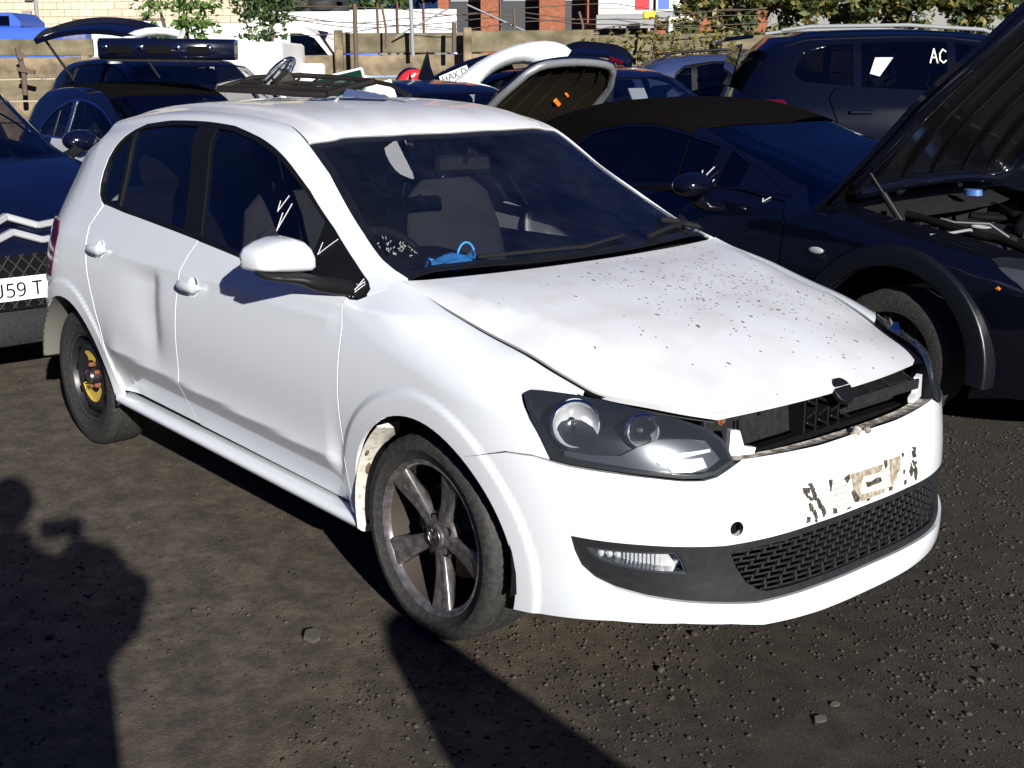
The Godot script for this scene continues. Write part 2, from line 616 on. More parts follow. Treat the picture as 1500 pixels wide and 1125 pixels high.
	for q in [["leaf_bright", .10, .17, .035], ["leaf_mid", .065, .11, .03], ["leaf_dark", .030, .055, .020], ["leaf_olive", .085, .095, .025], ["leaf_yellow", .15, .125, .030]]:
		var lf := mat(lin(q[1], q[2], q[3]), 0.55)
		lf.cull_mode = BaseMaterial3D.CULL_DISABLED
		lf.backlight_enabled = true
		lf.backlight = Color(lin(q[1] * .6, q[2] * .7, q[3] * .4))
		M[q[0]] = lf
	M.underblack = mat(lin(0.003, 0.003, 0.004), 0.28, 0.0, 0.6)
	M.seat = mat(lin(0.026, 0.028, 0.031), 0.9)
	M.barrel = mat(lin(0.035, 0.026, 0.022), 0.7)
	M.dust = mat(Color.WHITE, 0.85)
	M.dust.transparency = BaseMaterial3D.TRANSPARENCY_ALPHA
	M.dust.albedo_texture = noise_tex(0.008, Color(.60, .66, .74, .004), Color(.62, .68, .76, .018), 61, 7, 512, .1, .95)
	M.lampdark = mat(lin(0.010, 0.011, 0.013), 0.25)
	M.lampgrey = mat(lin(0.055, 0.062, 0.075), 0.25, 0.4, 0.5)
	M.glue = mat(lin(0.6, 0.6, 0.58), 0.6)
	grain(M.glue, noise_tex(0.02, lin(0.42, 0.38, 0.28), lin(0.78, 0.77, 0.74), 31, 5, 512, 0.15, 0.45), 2.2)
	M.tape = mat(lin(0.03, 0.03, 0.03), 0.8)
	grain(M.tape, noise_tex(0.04, lin(0.015, 0.014, 0.012), lin(0.12, 0.11, 0.09), 32, 4, 256, 0.3, 0.9), 6.0)
	M.ledge = mat(lin(0.4, 0.37, 0.3), 0.7)
	grain(M.ledge, noise_tex(0.02, lin(0.12, 0.10, 0.07), lin(0.60, 0.57, 0.50), 33, 5, 512, 0.25, 0.75), 2.5)
	M.flange = mat(lin(0.6, 0.58, 0.52), 0.6)
	grain(M.flange, noise_tex(0.02, lin(0.20, 0.14, 0.08), lin(0.52, 0.50, 0.45), 34, 5, 512, 0.12, 0.42), 3.0)
	M.flange_dark = mat(lin(0.11, 0.105, 0.09), 0.8)
	M.rustgrey = mat(lin(0.10, 0.075, 0.055), 0.9)
	M.disc = mat(lin(0.20, 0.14, 0.11), 0.45, 0.7)
	M.steelblack = mat(lin(0.013, 0.013, 0.015), 0.40)
	M.cabin = mat(lin(0.014, 0.015, 0.017), 0.7)
	M.chalk_faint = mat(lin(0.40, 0.42, 0.40), 0.8)
	M.orange = mat(lin(0.75, 0.20, 0.02), 0.3)
	for q in [M.fabric_top, M.felt, M.gap, M.cloth, M.bayblack, M.cabin]: q.metallic_specular = 0.12
	for q in [M.plastic, M.trim, M.junk, M.black]: q.metallic_specular = 0.3
	for q in [M.glass, M.darkglass]: q.metallic_specular = 0.68

# ------------------------------------------------------------------ ground
func ground() -> void:
	var mb := MB.new()
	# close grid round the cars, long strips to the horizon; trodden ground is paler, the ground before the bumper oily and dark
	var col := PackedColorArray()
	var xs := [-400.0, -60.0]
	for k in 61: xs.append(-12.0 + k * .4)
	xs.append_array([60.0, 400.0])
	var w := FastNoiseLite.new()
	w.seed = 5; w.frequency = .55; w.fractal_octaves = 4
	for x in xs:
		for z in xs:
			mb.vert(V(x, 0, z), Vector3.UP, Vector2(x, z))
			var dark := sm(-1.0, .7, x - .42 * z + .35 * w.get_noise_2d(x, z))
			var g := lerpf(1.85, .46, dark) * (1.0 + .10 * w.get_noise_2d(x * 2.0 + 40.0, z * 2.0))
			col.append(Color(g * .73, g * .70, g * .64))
	var n := xs.size()
	for i in n - 1:
		for j in n - 1: mb.quad(i * n + j, i * n + j + 1, i * n + n + j + 1, i * n + n + j)
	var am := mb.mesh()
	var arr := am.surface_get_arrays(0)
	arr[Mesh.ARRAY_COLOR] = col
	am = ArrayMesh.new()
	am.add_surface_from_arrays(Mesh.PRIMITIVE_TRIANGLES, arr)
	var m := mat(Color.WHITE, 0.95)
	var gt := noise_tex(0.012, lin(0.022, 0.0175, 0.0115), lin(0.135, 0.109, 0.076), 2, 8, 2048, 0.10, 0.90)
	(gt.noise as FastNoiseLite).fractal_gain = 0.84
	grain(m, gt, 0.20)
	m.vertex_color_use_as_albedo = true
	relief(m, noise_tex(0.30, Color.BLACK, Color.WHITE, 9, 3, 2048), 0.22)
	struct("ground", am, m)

# ------------------------------------------------------------------ the white hatchback
# car axes: x forward from the front axle, y up, z to the car's right
var W: Sp
var FX: Sp
var RX: Sp
var EX: Sp
var EY: Sp
var EZ: Sp
var DD: Sp
var QQ: Sp
var HZ: Sp
var YR: Sp
var pl_X := PackedFloat64Array()             # a rounded plan, by arc length
var pl_Z := PackedFloat64Array()
var SF := 1.4133
var ul_h := PackedFloat64Array()             # roof section, by arc length
var ul_z := PackedFloat64Array()
var UL := 1.0
const XR := -2.45
var AF := 0.0                                # arch centres
const YR0 := [1.30, 1.365, 1.400, 1.432, 1.450, 1.452, 1.437, 1.412, 1.372, 1.285, 1.197, 1.077, 1.012, .965, .91]
var is_white := true
var AX := 1.0
var FK := 1.0                                # length of the nose
var RK := 1.0                                # length of the tail

func shell_tables() -> void:
	W = Sp.new([.12, .22, .30, .40, .52, .62, .72, .80, .90, 1.0], [.77, .785, .798, .815, .833, .842, .838, .826, .800, .765])
	FX = Sp.new([.12, .20, .26, .35, .44, .54, .62, .66, .70, .735, .78, .82], [.845, .88, .885, .868, .860, .845, .825, .808, .785, .755, .69, .62])
	RX = Sp.new([.15, .3, .45, .6, .75, .9, 1.1, 1.25, 1.38, 1.45], [-3.02, -3.08, -3.11, -3.11, -3.07, -3.03, -2.95, -2.86, -2.72, -2.64])
	var es := [-.7, -.45, -.25, -.1, 0, .1, .2, .3, .4, .5, .56, .7, .85, .97]
	EX = Sp.new(es, [-.7, -.45, -.25, -.1, 0, .085, .17, .255, .33, .405, .446, .545, .64, .705])
	EY = Sp.new(es, [1.08, 1.03, .968, .926, .9, .878, .858, .838, .813, .787, .772, .755, .742, .732])
	EZ = Sp.new(es, [.70, .69, .680, .680, .678, .674, .668, .661, .652, .637, .625, .567, .507, .450])
	DD = Sp.new([-.7, .2, .45, .6, .97], [.13, .12, .09, .06, .045])
	QQ = Sp.new([-.7, .2, .45, .6, .97], [.20, .20, .17, .13, .06])
	HZ = Sp.new([0, .2, .4, .6, .7, .8, .87, .92, .96, .985, .9945, .9987, 1], [.80, .757, .712, .668, .647, .612, .575, .535, .455, .33, .2, .1, 0])
	roof_line(YR0)
	# plan: X^3 + Z^2.7 = 1, evenly spaced
	var px := []
	var pz := []
	var pl := [0.0]
	var k := 4000
	for i in k + 1:
		var th := PI / 2 * i / k
		px.append(pow(sin(th), 2.0 / 3.0)); pz.append(pow(maxf(cos(th), 0.0), 2.0 / 2.7))
		if i: pl.append(pl[i - 1] + Vector2((px[i] - px[i - 1]) * .85, (pz[i] - pz[i - 1]) * .84).length())
	SF = pl[k]
	var j := 0
	for i in 1001:
		var s := SF * i / 1000.0
		while j < k - 1 and pl[j + 1] < s: j += 1
		var t: float = clampf((s - pl[j]) / maxf(pl[j + 1] - pl[j], 1e-9), 0, 1)
		pl_X.append(lerpf(px[j], px[j + 1], t)); pl_Z.append(lerpf(pz[j], pz[j + 1], t))
	var hs := []
	var ls := [0.0]
	var zs := []
	for i in 801:
		var a := i / 800.0
		var h := 1.0 - pow(1.0 - a, 2.5)
		hs.append(h); zs.append(HZ.at(h))
		if i: ls.append(ls[i - 1] + Vector2(zs[i] - zs[i - 1], (hs[i] - hs[i - 1]) * .53).length())
	UL = ls[800]
	j = 0
	for i in 601:
		var s := UL * i / 600.0
		while j < 799 and ls[j + 1] < s: j += 1
		var t: float = clampf((s - ls[j]) / maxf(ls[j + 1] - ls[j], 1e-9), 0, 1)
		ul_h.append(lerpf(hs[j], hs[j + 1], t)); ul_z.append(lerpf(zs[j], zs[j + 1], t))

func roof_line(ys: Array) -> void:
	YR = Sp.new([-2.9, -2.62, -2.45, -2.2, -1.9, -1.6, -1.3, -1.1, -.96, -.8, -.633, -.4, -.25, -.15, 0], ys)

func tab(a: PackedFloat64Array, t: float) -> float:       # t in 0..1
	var k := a.size() - 1
	var f := clampf(t, 0, 1) * k
	var i := mini(int(f), k - 1)
	return lerpf(a[i], a[i + 1], f - i)

func dent(s: float, y: float) -> float:
	var yy := sm(.50, .70, y) * (1.0 - sm(.80, .875, y))
	var dx := s + 1.635 + (y - .75) * 0.10
	var a: float = exp(-pow(dx / .20, 2.0)) if dx < 0 else exp(-pow(dx / .05, 2.0))
	var low := .005 * exp(-pow((s + 1.60) / .10, 2.0) - pow((y - .62) / .10, 2.0))
	return .015 * a * yy + low

func low_base(s: float, y: float) -> Vector3:             # lower body, bare
	if s > 0.0:
		var f := 1.0
		if s > SF:
			s = 2 * SF - s; f = -1.0
		return V(FX.at(y) * FK * tab(pl_X, s / SF), y, W.at(y) * tab(pl_Z, s / SF) * f)
	if s < XR:
		var t := (XR - s) / SF
		return V(XR + (RX.at(y) - XR) * RK * tab(pl_X, t), y, W.at(y) * tab(pl_Z, t))
	return V(s, y, W.at(y))

func low(s: float, y: float) -> Vector3:                  # with arch flares, crease and dent
	var p := low_base(s, y)
	var sa := s if s <= SF else 2 * SF - s
	var d := 0.0
	var rf := Vector2((p.x - AF) * AX, y - .31).length()
	var rr := Vector2((p.x + 2.47) * AX, y - .31).length()
	d += .0065 * (1.0 - sm(.397, .422, rf)) + .0065 * (1.0 - sm(.397, .422, rr))
	if s > -2.2 and s < -.3:
		var win := sm(-2.16, -1.95, s) * (1.0 - sm(-.47, -.385, s))
		var yc := .452 - .05 * s - .045
		var up := y - yc
		if up > 0: d += win * .019 * exp(-up / .060)
		else: d += win * (.019 + up * .34)
		var ys := .845 - .018 * s
		d += win * .004 * exp(-absf(y - ys) / .022)
		if s < -1.35 and is_white: d -= dent(s, y)
	if d != 0.0:
		var a := clampf(sa / SF, 0, 1) * PI / 2
		var f := -1.0 if s > SF else 1.0
		p += V(sin(a), 0, cos(a) * f) * d
	return p

func front(s: float, v: float) -> Vector3:                # wing, lamp, bumper: rolls over to the bonnet's edge
	var f := 1.0
	var sa := s
	if s > SF:
		sa = 2 * SF - s; f = -1.0
	if sa > .97: return low(s, v)
	var d := DD.at(sa)
	var y0 := EY.at(sa) - d
	if v <= y0: return low(s, v)
	var p := low(s, y0)
	var ph := minf((v - y0) / QQ.at(sa), 1.0) * PI / 2
	var c := 1.0 - cos(ph)
	var t := d * sin(ph)
	var sl := (p - low(s, y0 - .006)) / .006
	var ex := EX.at(sa) * (FK if sa > 0 else 1.0)
	var px := p.x + sl.x * t
	var pz := p.z + sl.z * t
	var r := V(px + (ex - px) * c, y0 + t, pz + (EZ.at(sa) * f - pz) * c)
	if s < 0.0:               # runs into the pillar's foot
		var w := (1.0 - sm(-.36, .0, s)) * sm(y0, y0 + .075, r.y)
		var zu := W.at(r.y) if r.y <= .9 else HZ.at((r.y - .9) / (YR.at(s) - .9))
		r.z = lerpf(r.z, zu - .004 * w, w)
	return r
func vtop(s: float) -> float: return EY.at(s) - DD.at(s) + QQ.at(s)

func upper(s: float, ul: float) -> Vector3:
	var t := ul / UL
	var y := .9 + tab(ul_h, t) * (YR.at(maxf(s, -2.75)) - .9)
	var z := tab(ul_z, t)
	if ul > UL: z = -(ul - UL)
	if s < XR:
		var q := (XR - s) / SF
		return V(XR + (RX.at(y) - XR) * RK * tab(pl_X, q), y, z * tab(pl_Z, q))
	return V(s, y, z)
func side(s: float, v: float) -> Vector3:
	return low(s, v) if v <= .9 else upper(s, v - .9)
func vh(h: float) -> float:                               # height share of the glasshouse -> v
	var lo := 0
	var hi := ul_h.size() - 1
	while hi - lo > 1:
		var m := (lo + hi) >> 1
		if ul_h[m] < h: lo = m
		else: hi = m
	return .9 + UL * (lo + clampf((h - ul_h[lo]) / maxf(ul_h[hi] - ul_h[lo], 1e-9), 0, 1)) / (ul_h.size() - 1)
func vy(s: float, y: float) -> float:
	return y if y <= .9 else vh((y - .9) / (YR.at(s) - .9))
func sides(a: Array) -> PackedVector2Array:               # (x, y) of a side view -> (s, v)
	var r := PackedVector2Array()
	var k := 0
	while k < a.size():
		r.append(Vector2(a[k], vy(a[k], a[k + 1]))); k += 2
	return r
func smooth_loop(p: PackedVector2Array, sub := 5) -> PackedVector2Array:
	var r := PackedVector2Array()
	var k := p.size()
	for i in k:
		for q in sub:
			r.append(p[i].cubic_interpolate(p[(i + 1) % k], p[(i - 1 + k) % k], p[(i + 2) % k], float(q) / sub))
	return r
func smooth_line(p: PackedVector2Array, sub := 5) -> PackedVector2Array:
	var r := PackedVector2Array()
	var k := p.size()
	for i in k - 1:
		for q in sub:
			r.append(p[i].cubic_interpolate(p[i + 1], p[maxi(i - 1, 0)], p[mini(i + 2, k - 1)], float(q) / sub))
	r.append(p[k - 1])
	return r

func bonnet_pt(a: float, b: float) -> Vector3:            # a 0 rear .. 1 front, b -1 .. 1 across (right +)
	var s := lerpf(-.262, .97, a)
	var e := V(EX.at(s) * (FK if s > 0 else 1.0), EY.at(s), EZ.at(s))
	var ab := absf(b)
	var cx := lerpf(-.195, .757 * FK, a)
	var cy: float = bon_c.at(a)
	var bc := lerpf(.90, .60, sm(0.0, .8, a))
	var g: float
	if ab < bc: g = 1.0 - .34 * pow(ab / bc, 2.2)
	else:
		var t := (ab - bc) / (1.0 - bc)
		g = .66 - .66 * (t * .62 + .38 * t * t)
	var ez := e.z - .004 - .014 * sm(0.0, .45, a)
	return V(e.x + (cx - e.x) * (1.0 - pow(ab, 2.2)), e.y + .001 + (cy - e.y) * g, ez * b)
var bon_c: Sp

func s_of_x(x: float, y: float) -> float:
	if x <= 0.0 and x >= XR: return x
	var a := 0.0 if x > 0 else XR
	var b := SF if x > 0 else XR - SF
	for k in 30:
		var m := (a + b) * .5
		if (low_base(m, y).x < x) == (x > 0): a = m
		else: b = m
	return (a + b) * .5
func arch(cx: float, r: float, d0: float, d1: float, k := 28) -> PackedVector2Array:
	var p := PackedVector2Array()
	for i in k + 1:
		var a := deg_to_rad(lerpf(d0, d1, float(i) / k))
		var q := Vector2(cx + cos(a) * r / AX, .31 + sin(a) * r)
		p.append(Vector2(s_of_x(q.x, q.y), q.y))
	return p
func both(a: Array) -> PackedVector2Array:   # right half of the nose -> whole width
	var p := P2(a)
	var r := p.duplicate()
	for k in range(p.size() - 1, -1, -1):
		if absf(p[k].x - SF) > .004: r.append(Vector2(2 * SF - p[k].x, p[k].y))
	return r
func flip_s(p: PackedVector2Array) -> PackedVector2Array:
	var r := PackedVector2Array()
	for q in p: r.append(Vector2(2 * SF - q.x, q.y))
	return r
func pair(called: String, mb: MB, m: Material, root: Node3D) -> Array:   # a part and its mirror image
	return [obj(called, mb, m, root), obj(called, mb.mirrored(), m, root)]

func white_car() -> void:
	bon_c = Sp.new([0, .2, .42, .62, .8, .92, 1], [.966, .944, .905, .866, .815, .772, .738])
	var car := thing("white_hatchback", "white five-door hatchback with a dented rear door, a missing front grille and a dirty bonnet", "car")
	var tiny := 0.0022
	# --- wing
	var hl := P2([.547, .829, .457, .818, .426, .812, .413, .796, .43, .773, .449, .747, .478, .687, .498, .633, .541, .628, .659, .619, .757, .608, .822, .599, .873, .596, .91, .602, .969, .627, .955, .685, .92, .714, .855, .745, .777, .773, .692, .800, .608, .824])
	var wing := PackedVector2Array([Vector2(-.385, .225), Vector2(-.375, .30), Vector2(-.372, .60), Vector2(-.372, .84), Vector2(-.392, .89), Vector2(-.400, .914), Vector2(-.352, .917), Vector2(-.334, .929), Vector2(-.336, .947), Vector2(-.30, .985)])
	for i in 17:
		var s := lerpf(-.27, .545, i / 16.0)
		wing.append(Vector2(s, vtop(s) - .001))
	wing.append_array(P2([.457, .820, .424, .815, .409, .797, .426, .772, .445, .746, .474, .686, .494, .636, .448, .641, .364, .637]))
	wing.append_array(arch(AF, .343, 55.0, 193.5))
	pair("front_wing", panel(MB.new(), front, wing, [], .0095), M.white, car)
	# --- doors
	var fd := P2([-.378, .268, -.378, .60, -.378, .84, -.396, .892, -.405, .918, -.70, .936, -1.0, .957, -1.352, .986, -1.395, .935, -1.422, .88, -1.424, .78, -1.424, .50, -1.44, .40, -1.462, .300])
	var rd := P2([-1.357, .988, -1.400, .937, -1.427, .88, -1.429, .78, -1.429, .50, -1.445, .40, -1.467, .304, -2.066, .318, -2.083, .45, -2.113, .58, -2.161, .69, -2.223, .79, -2.266, .88, -2.283, .957, -2.20, 1.046, -2.0, 1.030, -1.7, 1.012])
	for k in rd.size(): rd[k].y = vy(rd[k].x, rd[k].y)
	for k in fd.size(): fd[k].y = vy(fd[k].x, fd[k].y)
	var hh := [Vector2(-1.312, .838), Vector2(-2.128, .880)]
	var doors := []
	for d in 2:
		var hole := disc(hh[d], .036, 28)
		var mb := panel(MB.new(), side, fd if d == 0 else rd, [hole], .016)
		var mm := panel(MB.new(), side, fd if d == 0 else rd, [hole], .02).mirrored() if d == 0 else mb.mirrored()
		var r := [obj("front_door" if d == 0 else "rear_door", mb, M.white, car), obj("front_door" if d == 0 else "rear_door", mm, M.white, car)]
		if d == 1: tag(r[0], "dented white rear door")
		doors.append(r)
		# recess and bar handle
		var c: Vector3 = side(hh[d].x, hh[d].y)
		var nn := surf_n(side, hh[d].x, hh[d].y, 1.0)
		var cup := lathe(MB.new(), [Vector2(.0005, -.030), Vector2(.020, -.028), Vector2(.031, -.018), Vector2(.0365, -.004), Vector2(.038, .0015), Vector2(.0395, -.001)], 24, frame(c, nn))
		var bar := MB.new()
		var rings := []
		for i in 9:
			var t := i / 8.0
			var x: float = hh[d].x + lerpf(-.088, .068, t)
			var p := V(x, c.y + .003, low(x, hh[d].y).z + .012 + .014 * sqrt(sin(PI * t)))
			var h := .0185 * sqrt(maxf(.03, 1.0 - pow(absf(t * 2 - 1), 6.0))) * lerpf(.85, 1.08, t)
			var ring := []
			for j in 10:
				var a := TAU * j / 10
				ring.append(p + V(0, cos(a) * h, sin(a) * .011))
			rings.append(ring)
		loft(bar, rings)
		for q in 2:
			obj("handle_recess", cup if q == 0 else cup.mirrored(), M.white, r[q])
			obj("door_handle", bar if q == 0 else bar.mirrored(), M.white, r[q])
	# --- pillars, quarter panel and tail in one skin
	var bs := sides([-.235, .958, -.267, .977, -.33, .994, -.399, 1.017, -.52, 1.077, -.631, 1.137, -.80, 1.238, -.955, 1.326])
	for s in [-1.1, -1.4, -1.7, -2.0, -2.3, -2.5]: bs.append(Vector2(s, vh(.925)))
	bs.append_array(PackedVector2Array([Vector2(-2.62, .9 + UL - .002), Vector2(-3.86, .9 + UL - .002), Vector2(-3.86, .33), Vector2(-3.2, .33)]))
	bs.append_array(arch(-2.47, .343, 176.0, -11.0))
	bs.append_array(P2([-2.078, .255, -2.073, .318, -2.090, .45, -2.120, .58, -2.168, .69, -2.230, .79, -2.273, .88, -2.290, .955, -2.222, 1.041]))
	bs[bs.size() - 1].y = vy(-2.222, 1.041); bs[bs.size() - 2].y = vy(-2.29, .955)
	var dlo := sides([-2.245, 1.056, -2.285, 1.080, -2.310, 1.120, -2.318, 1.165, -2.308, 1.215, -2.275, 1.262, -2.225, 1.305, -2.170, 1.335, -2.103, 1.356, -1.901, 1.375, -1.597, 1.379, -1.392, 1.370, -1.179, 1.336, -1.08, 1.312, -.983, 1.278, -.90, 1.237, -.81, 1.187, -.64, 1.088, -.482, 1.004, -.379, .962, -.345, .945, -.338, .932, -.352, .921, -.42, .918, -.70, .934, -1.006, .956, -1.467, .995, -2.013, 1.028, -2.18, 1.041])
	for k in range(0, 22): bs.append(dlo[k])
	pair("body_side", panel(MB.new(), side, bs, [], .0125), M.white, car)
	# --- roof
	var rf := PackedVector2Array([Vector2(-.905, .9 + UL), Vector2(-.915, vh(.99)), Vector2(-.93, vh(.96)), Vector2(-.957, vh(.912))])
	for s in [-1.1, -1.4, -1.7, -2.0, -2.3, -2.5]: rf.append(Vector2(s + .001, vh(.925) + .004))
	rf.append(Vector2(-2.617, .9 + UL))
	var rh := panel(MB.new(), side, rf, [], .024)
	rh.put(rh.mirrored(), Transform3D.IDENTITY)
	obj("roof", rh, M.dusty, car)
	# --- side glass, its black frames and the mirror's sail
	var inner := inset(dlo, .020)
	var cut := []
	for q in [[-2.6, .5, -2.10, .5, -2.095, vy(-2.09, 1.05), -2.165, vy(-2.165, 1.34), -2.17, 2.0, -2.6, 2.0],
			[-2.066, .5, -1.47, .5, -1.475, vy(-1.475, 1.0), -1.645, vy(-1.645, 1.37), -1.66, 2.0, -2.15, 2.0, -2.135, vy(-2.135, 1.34), -2.065, vy(-2.065, 1.05)],
			[-1.34, .5, -.655, .5, -.665, vy(-.665, .93), -.70, vy(-.70, 1.16), -.75, 2.0, -1.53, 2.0, -1.51, vy(-1.51, 1.37), -1.345, vy(-1.345, .99)]]:
		cut.append(Geometry2D.intersect_polygons(inner, P2(q))[0])
	pair("window_frame", panel(MB.new(), side, dlo, cut, .024, .02, -.002), M.trim, car)
	var panes := []
	for k in 3:
		var pn := panel(MB.new(), side, inset(cut[k], -.006), [], .03, .0, -.008)
		panes.append(pair("quarter_glass" if k == 0 else "side_window", pn, M.glass, car)[0])
	# rubber guides seen as thin lines on the frame
	# --- windscreen
	var ws := sides([-.957, 1.327, -.80, 1.240, -.631, 1.139, -.52, 1.079, -.399, 1.019, -.33, .996, -.275, .981])
	for k in 13:
		var bb := 1.0 - k / 12.0
		var zz := .672 * bb
		var uu := UL * .55
		for q in 200:
			var t := UL * (.30 + .70 * q / 199.0)
			if absf(tab(ul_z, t / UL) - zz) < absf(tab(ul_z, uu / UL) - zz): uu = t
		ws.append(Vector2(bonnet_pt(0.0, bb).x - .006, .9 + uu))
	ws[ws.size() - 1].y = .9 + UL
	ws.append_array(PackedVector2Array([Vector2(-.909, .9 + UL), Vector2(-.919, vh(.99)), Vector2(-.934, vh(.96))]))
	var wi := PackedVector2Array()
	for p in inset(ws, .032): wi.append(Vector2(p.x, .9 + UL) if p.y > .9 + UL - .034 else p)
	wi = wi
	var wg := panel(MB.new(), side, ws, [], .03, .0, -.004)
	wg.put(wg.mirrored(), Transform3D.IDENTITY)
	var screen := obj("windscreen", wg, M.glass, car)
	var dm := panel(MB.new(), side, ws, [], .03, .0, -.0015)
	for i in dm.uv.size(): dm.uv[i] *= 1.1
	var dl := dm.mirrored()
	for i in dl.uv.size(): dl.uv[i].y = 4.4 - dl.uv[i].y
	obj("dust_film", dm, M.dust, screen)
	obj("dust_film", dl, M.dust, screen)
	var fr := PackedVector2Array()
	for r in Geometry2D.clip_polygons(ws, wi):
		var mb := panel(MB.new(), side, r, [], .03, .0, -.010)
		mb.put(mb.mirrored(), Transform3D.IDENTITY)
		obj("black_border", mb, M.black, screen)
	# --- bonnet with the dirt of a season on it
	var bn := sheet(MB.new(), bonnet_pt, 0, 1, 56, -1, 1, 60, -1.0, .016)
	var bonnet := obj("bonnet", bn, M.dusty, car)
	var flecks := MB.new()
	for k in 330:
		var a := clampf(rng.randfn(.42, .22), .04, .97)
		var b := clampf(rng.randfn(-.30, .36), -.93, .9)
		if rng.randf() < .12: b = rng.randf_range(-.9, .9)
		var p := bonnet_pt(a, b)
		var n := (bonnet_pt(a, b + .01) - p).cross(bonnet_pt(a + .01, b) - p).normalized()
		var sz := rng.randf_range(.0017, .0050) * (1.0 if rng.randf() < .88 else 1.8)
		var fx := frame(p + n * .0006, n, V(1, 0, 0)).rotated_local(Vector3.BACK, rng.randf_range(-.5, .5))
		box(flecks, V(sz * rng.randf_range(.5, .9), sz * rng.randf_range(1.0, 2.0), .0014), fx)
	tag(obj("dirt_fleck", flecks, mat(lin(.10, .085, .065), .95), bonnet), "", "", "", "stuff")
	var seal := MB.new()
	sheet(seal, func(u, t): return V(EX.at(u), EY.at(u) - .006, EZ.at(u) + .002 - .040 * t), -.25, .60, 24, 0, 1, 1, 1.0)
	pair("bonnet_seal", seal, M.gap, car)
	# --- headlamps
	lamp_unit(car, hl)
	# --- front bumper
	var bp := arch(0, .343, -21.0, 55.0, 20)
	bp.append_array(P2([.364, .633, .448, .637, .494, .630, .541, .624, .659, .615, .757, .604, .822, .595, .873, .592, .91, .598, .966, .622, .99, .632, 1.1, .630, 1.242, .626, SF, .628]))
	var full := bp.duplicate()
	for k in range(bp.size() - 2, -1, -1): full.append(Vector2(2 * SF - bp[k].x, bp[k].y))
	for p in [[.413, .2], [.6, .226], [.77, .232], [.9, .222], [.996, .205], [1.2, .20]]: full.append(Vector2(2 * SF - p[0], p[1]))
	for p in [[1.2, .20], [.996, .205], [.9, .222], [.77, .232], [.6, .226], [.413, .2]]: full.append(Vector2(p[0], p[1]))
	var ins := both([.515, .444, .60, .441, .698, .438, .906, .427, 1.05, .431, 1.207, .437, SF, .438])
	var lowi := both([.521, .40, .534, .362, .565, .335, .613, .316, .69, .30, .777, .288, .976, .268, 1.08, .270, 1.186, .273, SF, .275])
	lowi.reverse()
	ins.append_array(lowi)
	var tow := disc(Vector2(.942, .467), .0215, 22)
	var bumper := obj("front_bumper", panel(MB.new(), front, full, [ins, tow], .0105, .022), M.white, car)
	nose(car, bumper, ins)
	# --- sill, floor, arches
	var sill := MB.new()
	var sr := []
	for i in 15:
		var x := lerpf(-2.075, -.34, i / 14.0)
		var dy := -.024 * (x + 2.075)
		var r := []
		for q in [[.70, .304], [.795, .302], [.808, .299], [.816, .292], [.818, .284], [.815, .274], [.800, .262], [.78, .255], [.70, .250]]: r.append(V(x, q[1] + dy, q[0]))
		sr.append(r)
	loft(sill, sr)
	pair("sill", sill, M.white, car)
	var under := MB.new()
	box(under, V(2.6, .10, 1.36), at(V(-1.15, .30, 0)))
	box(under, V(1.65, .34, 1.50), at(V(-1.26, .44, 0)))
	obj("floor", under, M.gap, car)
	var lin_ := MB.new()
	for cx in [0.0, -2.47]:
		lin_ = MB.new()
		var rr := []
		for i in 21:
			var a := deg_to_rad(lerpf(-12, 192 if cx == 0.0 else 177, i / 20.0))
			var r := []
			for z in [.800, .50]: r.append(V(cx + cos(a) * .350, .31 + sin(a) * .350, z))
			r.append(V(cx + cos(a) * .05, .31 + sin(a) * .05, .495))
			rr.append(r)
		loft(lin_, rr, false)
		pair("arch_liner", lin_, M.gap, car)
	arch_lips(car)
	wheels(car)
	door_mirror(car)
	cabin(car)
	chalk_marks(car, panes, screen, doors)
	# tail lamp, seen only as a sliver
	var tl := P2([-2.66, .72, -2.63, .90, -2.70, .95, -2.95, .95, -2.98, .74])
	pair("tail_lamp", panel(MB.new(), low, tl, [], .03, .01, .004), M.tail, car)

